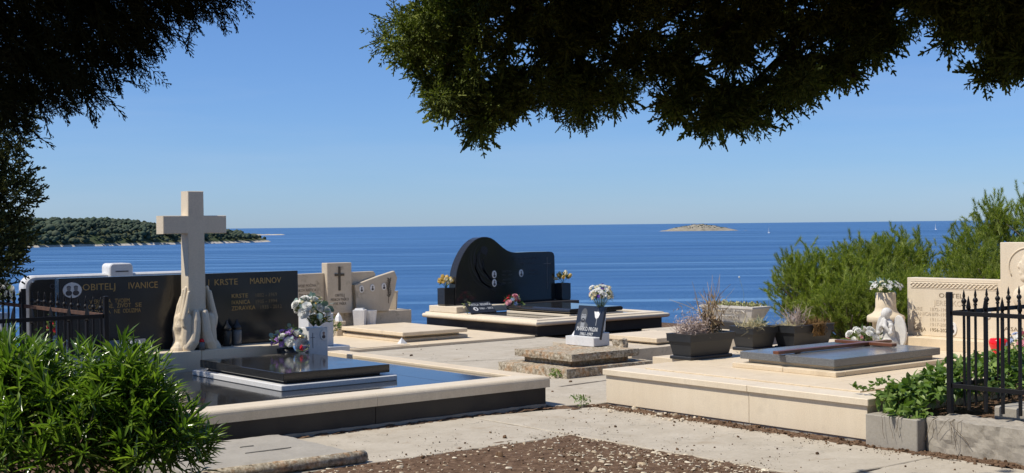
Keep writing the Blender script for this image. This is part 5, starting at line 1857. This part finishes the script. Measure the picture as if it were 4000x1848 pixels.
def oleander():
    base = lat(-3.0, 8.75, -0.02)
    t = thing('oleander_bush', 'dense green oleander bush in the left foreground', 'bush', base)
    B = np.array(base)
    rt, fw, up = np.array(RT), np.array(FW), np.array((0, 0, 1.0))
    lobes = [((-0.75, 0.15, 0.55), (0.5, 0.5, 0.46)), ((-0.3, 0.1, 0.68), (0.45, 0.5, 0.42)), ((0.15, 0.05, 0.66), (0.42, 0.45, 0.4)), ((0.5, 0.05, 0.62), (0.36, 0.4, 0.38)),
             ((0.66, 0.0, 0.36), (0.4, 0.42, 0.34)), ((-0.2, -0.1, 0.36), (0.8, 0.5, 0.38)), ((-1.2, 0.2, 0.5), (0.5, 0.5, 0.46)), ((0.42, 0.1, 0.84), (0.26, 0.3, 0.26)), ((-0.45, 0.1, 0.84), (0.28, 0.3, 0.24))]
    P, D = [], []
    vol = np.array([l[1][0]*l[1][2] for l in lobes]); vol /= vol.sum()
    n = 680
    for _ in range(n):
        c, r = lobes[rng.choice(len(lobes), p=vol)]
        d = rng.normal(0, 1, 3); d /= np.linalg.norm(d)
        if d[2] < -0.3:
            d[2] *= -0.4
        k = rng.uniform(0.45, 1.0)**0.5
        p = np.array(c)+d*np.array(r)*k
        if p[2] < 0.08:
            continue
        P.append(B + rt*p[0] + fw*p[1] + up*p[2])
        g = d*np.array((0.85, 0.85, 0.5)) + np.array((0, 0, 0.6)) + rng.normal(0, 0.25, 3)
        D.append(rt*g[0] + fw*g[1] + up*g[2])
    P, D = np.array(P), np.array(D)
    D /= np.linalg.norm(D, axis=1, keepdims=True)
    # whorls of leaves on every shoot
    LP, LD, LS = [], [], []
    for p, d in zip(P, D):
        L = rng.uniform(0.12, 0.2)
        R_ = basis(d[None, :])[0]
        for w in range(6):
            q = p - d*L*(1-w/5)*1.0
            m_ = 3
            open_ = 1.15 - 0.95*(w/5)**1.3
            ph0 = w*1.05+rng.uniform(0, 0.4)
            for j in range(m_):
                ph = ph0 + j*2*math.pi/m_
                ax = R_[:, 1]*math.cos(ph)+R_[:, 2]*math.sin(ph)
                LP.append(q)
                LD.append(d*math.cos(open_)+ax*math.sin(open_)+rng.normal(0, 0.2, 3)-np.array((0, 0, 0.25*(1-w/5))))
                LS.append(rng.uniform(0.1, 0.2)*(1.0 if w < 5 else 0.75))
    LP, LD, LS = np.array(LP), np.array(LD), np.array(LS)
    tm = leaf_tmpl(1.0, 0.135, 0.25)
    Rm = basis(LD)
    # roll each leaf so that its upper side looks up
    for i in range(len(LD)):
        x = Rm[i][:, 0]
        z = up - x*np.dot(up, x)
        if np.linalg.norm(z) < 0.2:
            continue
        z = z/np.linalg.norm(z) + rng.normal(0, 0.3, 3)
        z = z-x*np.dot(z, x); z /= np.linalg.norm(z)
        Rm[i] = np.stack([x, np.cross(z, x), z], 1)
    near = (LP-B) @ fw
    order = np.argsort(near - 0.35*(LP[:, 2]-B[2]) + rng.normal(0, 0.04, len(LP)))
    first, rest = order[:300], order[300:]
    M4 = []
    for i in first:
        M = Matrix([[*(Rm[i][r_]*LS[i]), LP[i][r_]] for r_ in range(3)] + [[0, 0, 0, 1]])
        M4.append(M)
    mesh_leaf_objects('leaf', tm, M4, OLEAM, t, 300)
    V, F = scatter([tm], LP[rest], Rm[rest], LS[rest])
    np_mesh('foliage', V, F, OLEAM, t, kind='stuff')
    for k in range(14):
        mb = MB()
        i = rng.integers(0, len(P))
        e = Vector(P[i])
        s = Vector(base) + RT*random.uniform(-0.5, 0.5) + FW*random.uniform(-0.15, 0.15)
        mid = s.lerp(e, 0.5) + Vector((random.gauss(0, 0.05), random.gauss(0, 0.05), 0.08))
        mb.tube([s, mid, e], [0.016, 0.012, 0.005], 6)
        mb.build('stem', BARK, t)


oleander()


def spray_template(L, side, sub, w, seed, three_d=0.25):
    """flat fern-like spray of scale-leaved twigs as thin blades"""
    rs = random.Random(seed)
    vs, fs = [], []

    def blade(a, b, wd):
        a, b = Vector(a), Vector(b)
        d = (b-a)
        if d.length < 1e-6:
            return
        s = d.cross(Vector((rs.gauss(0, 1), rs.gauss(0, 1), rs.gauss(0, 1)))).normalized()*wd*0.5
        o = len(vs)
        vs.extend([a-s, a+s, b+s*0.6, b-s*0.6])
        fs.append((o, o+1, o+2)); fs.append((o, o+2, o+3))
    ax = Vector((1, 0, 0))
    p = Vector((0, 0, 0))
    pts = [p]
    d = ax.copy()
    for k in range(side):
        d = (d + Vector((0, rs.gauss(0, 0.06), rs.gauss(0, 0.05)-0.02))).normalized()
        q = p + d*L/side
        blade(p, q, w*1.3)
        u = k/side
        for s in (-1, 1):
            if rs.random() < 0.12:
                continue
            l = L*0.42*(1-u*0.75)*rs.uniform(0.7, 1.15)
            e = (d*0.75 + Vector((0, s*0.75, rs.gauss(0, three_d)))).normalized()
            a = p
            for j in range(sub):
                b = a + e*l/sub
                blade(a, b, w)
                if l > 0.02:
                    for s2 in (-1, 1):
                        if rs.random() < 0.25:
                            continue
                        f_ = (e*0.8 + d.cross(Vector((0, 0, 1)))*s2*0.6 + Vector((0, 0, rs.gauss(0, three_d*0.8)))).normalized()
                        blade(b if j < sub-1 else a.lerp(b, 0.5), (b if j < sub-1 else a.lerp(b, 0.5)) + f_*l*0.35*rs.uniform(0.6, 1.1), w*0.85)
                e = (e + d*0.18).normalized()
                a = b
        p = q
    return np.array([v[:] for v in vs]), np.array(fs)


FINE = [spray_template(0.17, 9, 3, 0.0042, k) for k in range(6)]
MID = [spray_template(0.17, 5, 2, 0.0085, 20+k, 0.45) for k in range(6)]
CHUNK = [spray_template(0.17, 4, 1, 0.015, 70+k, 0.5) for k in range(5)]
COARSE = [spray_template(0.5, 5, 1, 0.055, 40+k, 0.5) for k in range(5)]


def in_poly(px, pz, poly):
    inside = np.zeros(len(px), dtype=bool)
    n = len(poly)
    for i in range(n):
        x1, y1 = poly[i]
        x2, y2 = poly[(i+1) % n]
        c = ((y1 > pz) != (y2 > pz)) & (px < (x2-x1)*(pz-y1)/(y2-y1+1e-12)+x1)
        inside ^= c
    return inside


def bough_points(poly, n, d0, d1):
    """points spread through a hanging bough: side outline (offset to the right, height) given depth d0..d1"""
    xs, zs = [p[0] for p in poly], [p[1] for p in poly]
    out = np.zeros((0, 3))
    while len(out) < n:
        k = n*2
        a = rng.uniform(min(xs), max(xs), k)
        z = rng.uniform(min(zs), max(zs), k)
        ok = in_poly(a, z, poly)
        d = rng.triangular(d0, (d0+d1)/2, d1, k)
        out = np.concatenate([out, np.stack([a, d, z], 1)[ok]])
    return out[:n]


def to_world(P):
    return P[:, :1]*np.array(RT)[None, :] + P[:, 1:2]*np.array(FW)[None, :] + P[:, 2:]*np.array((0, 0, 1.0))[None, :]


def limbs_mesh(mb, start, ends, rad):
    for e in ends:
        s, e = Vector(start), Vector(e)
        mid = s.lerp(e, 0.45) + Vector((0, 0, 0.35*(s-e).length*0.3))
        q = s.lerp(e, 0.8) + Vector((random.gauss(0, 0.06), random.gauss(0, 0.06), 0.05))
        mb.tube([s, mid, q, e], [rad, rad*0.7, rad*0.4, rad*0.15], 7)


def px(u, v, d):
    """outline point (offset, height) of a bough hanging d metres ahead"""
    return ((u-2000)/5200*d, 1.8 + (880.6 - (u-2000)*0.01073 - v)/5200*d)


def tuft_crown(t, poly, d, clumps, per, d0, d1, holes):
    """boughs of many round tufts of scale sprays"""
    poly = [(x+(0.07 if x < -0.2 else 0.0), z+0.075) for x, z in poly]
    C = bough_points(poly, clumps, d0, d1)
    # a row of tufts along the lower rim keeps the outline full
    rim = []
    for k in range(len(poly)-1):
        a, b = poly[k], poly[k+1]
        m_ = max(1, int(math.hypot(b[0]-a[0], b[1]-a[1])/0.09))
        for q in range(m_):
            rim.append((a[0]+(b[0]-a[0])*q/m_ + rng.normal(0, 0.015), rng.uniform(d0*0.6+d1*0.4, d0*0.3+d1*0.7), a[1]+(b[1]-a[1])*q/m_ + 0.06 + abs(rng.normal(0, 0.02))))
    nc = len(C)
    C = np.concatenate([C, np.array(rim)])
    P, D, P2, D2 = [], [], [], []
    for k, c in enumerate(C):
        skip = False
        for (u, v), r in holes:
            a, z = px(u, v, d)
            if math.hypot(c[0]-a, c[2]-z) < r/5200*d*1.6:
                skip = True
        if skip:
            continue
        v = rng.normal(0, 1, (per, 3))
        v /= np.linalg.norm(v, axis=1, keepdims=True)
        v[:, 2] = v[:, 2]*0.8-0.25
        near = k >= nc or c[1] < d0+(d1-d0)*0.22
        (P if near else P2).append(c[None, :] + v*rng.uniform(0, 0.05, (per, 1)))
        (D if near else D2).append(v + rng.normal(0, 0.2, (per, 3)))
    for p, q, tm in ((P, D, MID), (P2, D2, CHUNK)):
        p, q = np.concatenate(p), np.concatenate(q)
        V, F = scatter(tm, to_world(p), basis(to_world(q)), rng.uniform(0.5, 0.85, len(p)))
        np_mesh('crown', V, F, CYPM, t, kind='stuff')


def cypress_right():
    d = 7.0
    tr = lat(4.3, 6.2, 0)
    t = thing('cypress_tree', 'overhanging cypress with dark boughs across the top right', 'tree', (tr.x, tr.y, -0.03))
    MB().tube([(tr.x, tr.y, -0.1), (tr.x+0.05, tr.y, 1.5), (tr.x-0.1, tr.y+0.1, 3.2), (tr.x-0.15, tr.y+0.15, 5.6)], [0.3, 0.22, 0.18, 0.05], 12).build('trunk', BARK, t, True)
    pl = [(1600, -130), (1630, 60), (1600, 150), (1570, 200), (1490, 205), (1475, 225), (1540, 300), (1600, 370), (1640, 420), (1690, 475), (1760, 500), (1810, 545), (1860, 560), (1930, 535), (1990, 480), (2050, 455), (2110, 460),
          (2180, 490), (2250, 540), (2300, 530), (2330, 470), (2400, 455), (2470, 410), (2520, 400), (2560, 445), (2620, 480), (2700, 490), (2760, 530), (2840, 555), (2900, 560), (2950, 510), (3020, 490), (3090, 470),
          (3150, 410), (3230, 370), (3300, 345), (3370, 300), (3450, 260), (3490, 200), (3560, 180), (3610, 120), (3625, 40), (3600, -130)]
    poly = [px(u, v, d) for u, v in pl]
    holes = [((2790, 160), 34), ((2800, 300), 30), ((2560, 330), 38), ((2730, 410), 30), ((3000, 150), 40), ((2860, 300), 22), ((2640, 20), 40), ((3080, 60), 30), ((3210, 110), 34), ((2930, 290), 25), ((3300, 300), 20), ((3370, 250), 20)]
    tuft_crown(t, poly, d, 470, 25, 6.45, 7.6, holes)
    # corner bough on the far right
    pl2 = [(3630, -100), (3660, 60), (3720, 110), (3800, 150), (3870, 205), (3920, 290), (3950, 335), (4010, 330), (4150, 320), (4300, 150), (4300, -100)]
    poly2 = [px(u, v, 6.3) for u, v in pl2]
    tuft_crown(t, poly2, 6.3, 150, 26, 5.9, 6.8, [])
    # unseen crown mass added overhead, shaped to keep the boughs below in shade
    n = 6800
    a = rng.uniform(-1.9, 5.2, n)
    dd = rng.uniform(1.0, 8.0, n)
    z = rng.uniform(2.9, 5.3, n)
    ok = (a > 0.22-0.64*(z-2.8)) & ((a-2.6)**2/10.5 + (z-3.0)**2/6.5 < 1.6) & (z > 2.35+dd*0.18)
    P = np.stack([a, dd, z], 1)[ok]
    n = len(P)
    dirv = np.stack([(P[:, 0]-2.2)*0.3, (P[:, 1]-6.5)*0.4, np.full(n, -0.1)], 1)+rng.normal(0, 0.5, (n, 3))
    V, F = scatter(COARSE, to_world(P), basis(to_world(dirv)), rng.uniform(1.0, 1.6, n))
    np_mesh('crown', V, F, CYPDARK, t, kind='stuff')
    for u, v in ((1750, 260), (1950, 380), (2250, 400), (2600, 330), (2850, 420), (3000, 300), (3250, 200), (3450, 120)):
        l_, z_ = px(u, v, d)
        mb = MB()
        e = lat(l_, d+random.uniform(-0.2, 0.2), z_)
        s = Vector((tr.x-0.1, tr.y+0.1, random.uniform(2.8, 3.8)))
        mid = s.lerp(e, 0.55)+Vector((0, 0, 0.55))
        q = s.lerp(e, 0.85)+Vector((0, 0, 0.35))
        mb.tube([s, mid, q, e], [0.06, 0.035, 0.02, 0.006], 6)
        mb.build('limb', BARK, t, True)
    # round cones
    for u, v in ((2270, 545), (2395, 480), (2640, 500), (3320, 370), (3600, 145), (3480, 215), (1700, 495), (1835, 555), (2950, 520), (3175, 430)):
        l_, z_ = px(u, v, d)
        c = lat(l_, d-0.1, z_+0.09)
        mb2 = MB()
        ball(mb2, c, 0.013, 6)
        mb2.build('cone', BARK, t, True)


def cypress_left():
    d = 4.6
    tr = lat(-3.4, 4.4, 0)
    t = thing('cypress_tree', 'near cypress with feathery dark sprays across the top left', 'tree', (tr.x, tr.y, -0.03))
    MB().tube([(tr.x, tr.y, -0.1), (tr.x, tr.y+0.05, 1.6), (tr.x+0.1, tr.y, 3.4), (tr.x+0.15, tr.y, 5.4)], [0.26, 0.2, 0.15, 0.04], 12).build('trunk', BARK, t, True)
    pl = [(-350, -120), (930, -120), (900, 0), (840, 60), (770, 70), (720, 110), (690, 150), (650, 170), (600, 235), (540, 270), (490, 290), (470, 350), (420, 375), (370, 390), (300, 430), (250, 400), (200, 380), (160, 425),
          (100, 470), (40, 500), (-20, 520), (-350, 560)]
    poly = [px(u, v, d) for u, v in pl]
    n = 1350
    P = bough_points(poly, n, 4.25, 5.0)
    # thinner towards the rim so that single sprays stand out
    dirv = np.stack([0.55+rng.normal(0, 0.3, n), rng.normal(0, 0.35, n), -0.62+rng.normal(0, 0.25, n)], 1)
    DW = to_world(dirv)
    V, F = scatter(FINE, to_world(P)-DW/np.linalg.norm(DW, axis=1, keepdims=True)*0.1, basis(DW, rng.normal(0, 0.9, n)), rng.uniform(0.65, 1.1, n))
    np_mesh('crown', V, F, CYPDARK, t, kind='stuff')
    n = 4200  # unseen overhead crown, drawn out towards the camera to block sky light
    a = rng.uniform(-5.0, -0.7, n)
    dd = rng.uniform(0.0, 5.6, n)
    z = rng.uniform(2.75, 5.2, n)
    ok = (((a+3.0)/2.3)**2 + ((z-2.6)/2.6)**2 < 1.0) & (z > 2.05+dd*0.19)
    P = np.stack([a, dd, z], 1)[ok]
    n = len(P)
    dirv = np.stack([(P[:, 0]+3)*0.3, (P[:, 1]-4.4)*0.3, np.full(n, -0.2)], 1)+rng.normal(0, 0.5, (n, 3))
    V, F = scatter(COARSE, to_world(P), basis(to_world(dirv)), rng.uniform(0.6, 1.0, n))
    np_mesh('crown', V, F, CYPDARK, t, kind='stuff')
    for u, v in ((150, 200), (350, 230), (550, 120), (750, 20), (50, 380)):
        l_, z_ = px(u, v, d)
        e = lat(l_, d+random.uniform(-0.1, 0.1), z_)
        s = Vector((tr.x+0.08, tr.y, random.uniform(2.4, 3.2)))
        mid = s.lerp(e, 0.5)+Vector((0, 0, 0.3))
        MB().tube([s, mid, e], [0.05, 0.028, 0.006], 6).build('limb', BARK, t, True)


def cypress_far():
    base = lat(-5.6, 13.0, 0)
    t = thing('cypress_tree', 'shorter sunlit cypress at the left edge behind the rusty fence', 'tree', (base.x, base.y, -0.03))
    MB().tube([(base.x, base.y, -0.1), (base.x, base.y, 1.2), (base.x+0.02, base.y, 3.0)], [0.13, 0.1, 0.03], 10).build('trunk', BARK, t, True)
    n = 4300
    P = []
    lobes = [(0.55, 0.0, 2.75, 0.34, 0.3), (0.5, 0.1, 2.35, 0.36, 0.25), (0.68, 0.0, 2.12, 0.3, 0.2), (0.45, 0.1, 1.75, 0.42, 0.3), (0.5, -0.1, 1.5, 0.36, 0.22), (0.35, 0, 1.28, 0.34, 0.2),
             (-0.2, 0, 2.6, 0.6, 0.5), (-0.2, 0, 1.8, 0.7, 0.6), (-0.3, 0, 1.2, 0.6, 0.4), (0.75, 0.1, 3.0, 0.22, 0.2), (0.1, 0, 2.1, 0.6, 0.6)]
    vol = np.array([l[3]**2*l[4] for l in lobes])**0.6; vol /= vol.sum()
    Dv = []
    for _ in range(n):
        l = lobes[rng.choice(len(lobes), p=vol)]
        v = rng.normal(0, 1, 3); v /= np.linalg.norm(v)
        k = rng.uniform(0.2, 1)**0.5
        P.append((-5.6+l[0]+v[0]*l[3]*k, 13+l[1]+v[1]*l[3]*k, l[2]+v[2]*l[4]*k))
        Dv.append(v*0.8+np.array((0.1, 0, 0.3))+rng.normal(0, 0.35, 3))
    DW = to_world(np.array(Dv))
    tm = [spray_template(0.16, 4, 1, 0.016, 60+k, 0.5) for k in range(5)]
    V, F = scatter(tm, to_world(np.array(P)), basis(DW), rng.uniform(0.7, 1.1, n))
    np_mesh('crown', V, F, CYPFAR, t, kind='stuff')


cypress_right()
cypress_left()
cypress_far()


def pine_shoot(seed):
    """upright shoot clothed in needles"""
    rs = random.Random(seed)
    vs, fs = [], []
    L = 0.17
    for k in range(52):
        u = k/52
        a = k*2.4
        o = Vector((L*u, 0, 0))
        op = 0.95-0.5*u
        d = Vector((math.cos(op), math.sin(op)*math.cos(a), math.sin(op)*math.sin(a)))
        l = 0.07*rs.uniform(0.75, 1.15)
        s = d.cross(Vector((rs.gauss(0, 1), rs.gauss(0, 1), rs.gauss(0, 1)))).normalized()*0.0042
        i = len(vs)
        vs += [o-s, o+s, o+d*l]
        fs.append((i, i+1, i+2))
    i = len(vs)
    vs += [Vector((-0.1, -0.004, 0)), Vector((-0.1, 0.004, 0)), Vector((L, 0, 0.0))]
    fs.append((i, i+1, i+2))
    return np.array([v[:] for v in vs]), np.array(fs)


SHOOTS = [pine_shoot(k) for k in range(5)]


def pine(label, l0, d0, top, width, n=620, lean=0.0):
    """young Aleppo pine on the bank; top = height of its tip"""
    b = lat(l0, d0)
    zb = terrain_z(b.x, b.y)
    t = thing('pine_tree', label, 'tree', (b.x, b.y, zb), 'young pines on the bank behind the graves')
    H = top-zb
    tip = Vector((b.x, b.y, top-0.25)) + RT*lean
    MB().tube([(b.x, b.y, zb-0.2), Vector((b.x, b.y, zb+H*0.45))+RT*lean*0.3, tip], [0.09, 0.06, 0.012], 8).build('trunk', BARK, t, True)
    P, D = [], []
    nb = 44
    for k in range(nb):
        u = (k+0.5)/nb
        ph = k*2.4+random.uniform(-0.3, 0.3)
        zc = zb + H*(0.12+0.86*u)
        r = width*(0.25+0.75*math.sin(math.pi*min(1, (1-u)*0.62+0.06)))*random.uniform(0.82, 1.02)*(1.0 if u < 0.9 else 0.5)
        ax = tip.lerp(Vector((b.x, b.y, zb)), 1-(0.12+0.86*u))
        end = Vector((ax.x+math.cos(ph)*r, ax.y+math.sin(ph)*r, zc+0.28*r+0.12))
        st = Vector((ax.x, ax.y, zc-0.3*r))
        MB().tube([st, st.lerp(end, 0.5)+Vector((0, 0, -0.03)), end], [0.026, 0.018, 0.006], 5).build('limb', PBARK, t)
        m_ = int(n/nb)
        for _ in range(m_):
            w = random.uniform(0.3, 1.0)**0.55
            sp = 0.05+0.1*(1-abs(w-0.8))
            p = st.lerp(end, w) + Vector((random.gauss(0, sp), random.gauss(0, sp), random.gauss(0, sp*0.9)))
            P.append(p[:])
            out = (end-st).normalized()
            D.append((out*0.4 + Vector((random.gauss(0, 0.5), random.gauss(0, 0.5), 0.62+random.gauss(0, 0.35))))[:])
    # the leader and upright tips
    for _ in range(int(n*0.06)):
        P.append((tip + Vector((random.gauss(0, 0.1), random.gauss(0, 0.1), random.uniform(-0.35, 0.02))))[:])
        D.append((random.gauss(0, 0.25), random.gauss(0, 0.25), 1))
    P, D = np.array(P), np.array(D)
    k = len(P)
    V, F = scatter(SHOOTS, P, basis(D), rng.uniform(0.75, 1.25, k))
    np_mesh('crown', V, F, PINEM, t, kind='stuff')


def pines():
    spec = [('small pine at the left end of the pine row', 4.75, 21.5, 1.02, 0.5, 640, 0.0),
            ('second pine from the left, broad and bright green', 5.5, 21.5, 1.12, 0.68, 800, 0.0),
            ('pine with an even top just behind the stone vase', 6.15, 22.0, 1.3, 0.7, 860, 0.0),
            ('pine rising just left of the pale headstone', 6.7, 22.5, 1.36, 0.58, 780, 0.0),
            ('mid-height pine between the low row and the tall right-hand pines', 7.2, 21.2, 1.42, 0.6, 760, 0.0),
            ('tall pine above the pale headstone with open top', 7.98, 22.0, 1.98, 0.62, 900, 0.0),
            ('tallest pine at the right edge above the headstone pillar', 8.6, 21.5, 2.2, 0.9, 1050, 0.0),
            ('bushy low pine behind the rear black planter', 5.0, 19.8, 0.5, 0.65, 700, 0.0),
            ('low pine filling the gap behind the angel figurine', 5.75, 19.9, 0.7, 0.7, 800, 0.0),
            ('dense pine directly behind the braided headstone wing', 7.2, 20.0, 1.02, 0.85, 980, 0.0),
            ('dense pine directly behind the carved headstone pillar', 8.1, 19.6, 1.4, 0.9, 1000, 0.0)]
    for s in spec:
        pine(*s)


pines()


def vine():
    """creeper spilling over the kerb and out between the fence bars"""
    t = thing('creeping_vine', 'leafy green creeper spilling over kerb beside the black fence', 'creeper', (9.6, 6.3, 0.25))
    P = []
    def ok(x, y):
        return True
    lobes = [((9.25, 6.45, 0.35), (0.28, 0.22, 0.16), 420), ((9.6, 6.4, 0.4), (0.42, 0.26, 0.19), 700), ((10.1, 6.38, 0.46), (0.5, 0.3, 0.22), 700), ((10.7, 6.3, 0.5), (0.6, 0.35, 0.24), 700),
             ((11.4, 6.2, 0.5), (0.6, 0.4, 0.27), 500), ((9.05, 6.3, 0.28), (0.12, 0.2, 0.1), 120), ((10.4, 5.95, 0.45), (0.7, 0.2, 0.2), 500), ((11.2, 5.85, 0.58), (0.5, 0.3, 0.27), 400)]
    for c, r, n in lobes:
        d = rng.normal(0, 1, (n, 3)); d /= np.linalg.norm(d, axis=1, keepdims=True)
        d[:, 2] = np.abs(d[:, 2])*1.0-0.15
        P.append(np.array(c)+d*np.array(r)*rng.uniform(0.5, 1.05, (n, 1)))
    P = np.concatenate(P)
    n = len(P)
    D = rng.normal(0, 0.8, (n, 3)); D[:, 2] -= 0.15
    D += np.array((-0.35, -0.1, 0))
    R_ = basis(D, rng.normal(0, 0.5, n))
    V, F = scatter([leaf_tmpl(1, 0.55, 0.15), leaf_tmpl(1, 0.42, 0.2)], P, R_, rng.uniform(0.05, 0.1, n))
    np_mesh('leaves', V, F, VINEM, t, kind='stuff')
    mb = MB()
    for _ in range(70):
        i = rng.integers(0, n)
        p = Vector(P[i]); s = Vector((p.x+random.uniform(-0.1, 0.3), 6.35, 0.22))
        mb.tube([s, s.lerp(p, 0.5)+Vector((0, 0, 0.05)), p], 0.003, 4, False)
    mb.build('stems', DRYM, t)
    # dry tendrils hanging down the kerb
    for _ in range(11):
        y = random.uniform(5.75, 6.45)
        x = 9.0 if y < 6.1 else 8.905
        L = random.uniform(0.1, 0.24)
        sl = random.gauss(0, 0.012)
        mb = MB()
        pts = [(x+0.05, y, 0.27)]
        for k in range(5):
            pts.append((x-0.012+random.gauss(0, 0.003), y+sl*k+random.gauss(0, 0.003), 0.255-L*k/4))
        mb.tube(pts, 0.0018, 4, False)
        mb.build('tendril', TENDR, t)
    # sprig reaching over the coping of the cream tomb
    D2 = rng.normal(0, 0.6, (70, 3)); D2[:, 2] = np.abs(D2[:, 2])*0.5
    u = rng.uniform(0, 1, 70)
    P2 = np.stack([9.2-0.05*u, 6.55+0.35*u, 0.42+0.03*np.sin(u*7)+0.1*(1-u)*rng.uniform(0, 1, 70)], 1)
    V, F = scatter([leaf_tmpl(1, 0.5, 0.15)], P2, basis(D2), rng.uniform(0.03, 0.055, 70))
    np_mesh('sprig_leaves', V, F, VINEM, t, kind='stuff')
    # little weeds
    for (x, y, lab) in ((10.12, 11.85, 'small green weed at the foot of the lichen pedestal'), (8.75, 9.86, 'tiny dry weed in the crack beside the cream tomb')):
        w = thing('weed', lab, 'weed', (x, y, 0))
        k = 60
        D3 = rng.normal(0, 1, (k, 3)); D3[:, 2] = np.abs(D3[:, 2])
        V, F = scatter([leaf_tmpl(1, 0.35)], np.stack([rng.normal(x, 0.03, k), rng.normal(y, 0.05, k), rng.uniform(0.01, 0.1, k)], 1), basis(D3), rng.uniform(0.03, 0.05, k))
        np_mesh('leaves', V, F, VINEM, w, kind='stuff')
        MB().tube([(x, y, -0.02), (x+0.01, y, 0.09)], 0.003, 4).build('stem', VINEM, w)


vine()
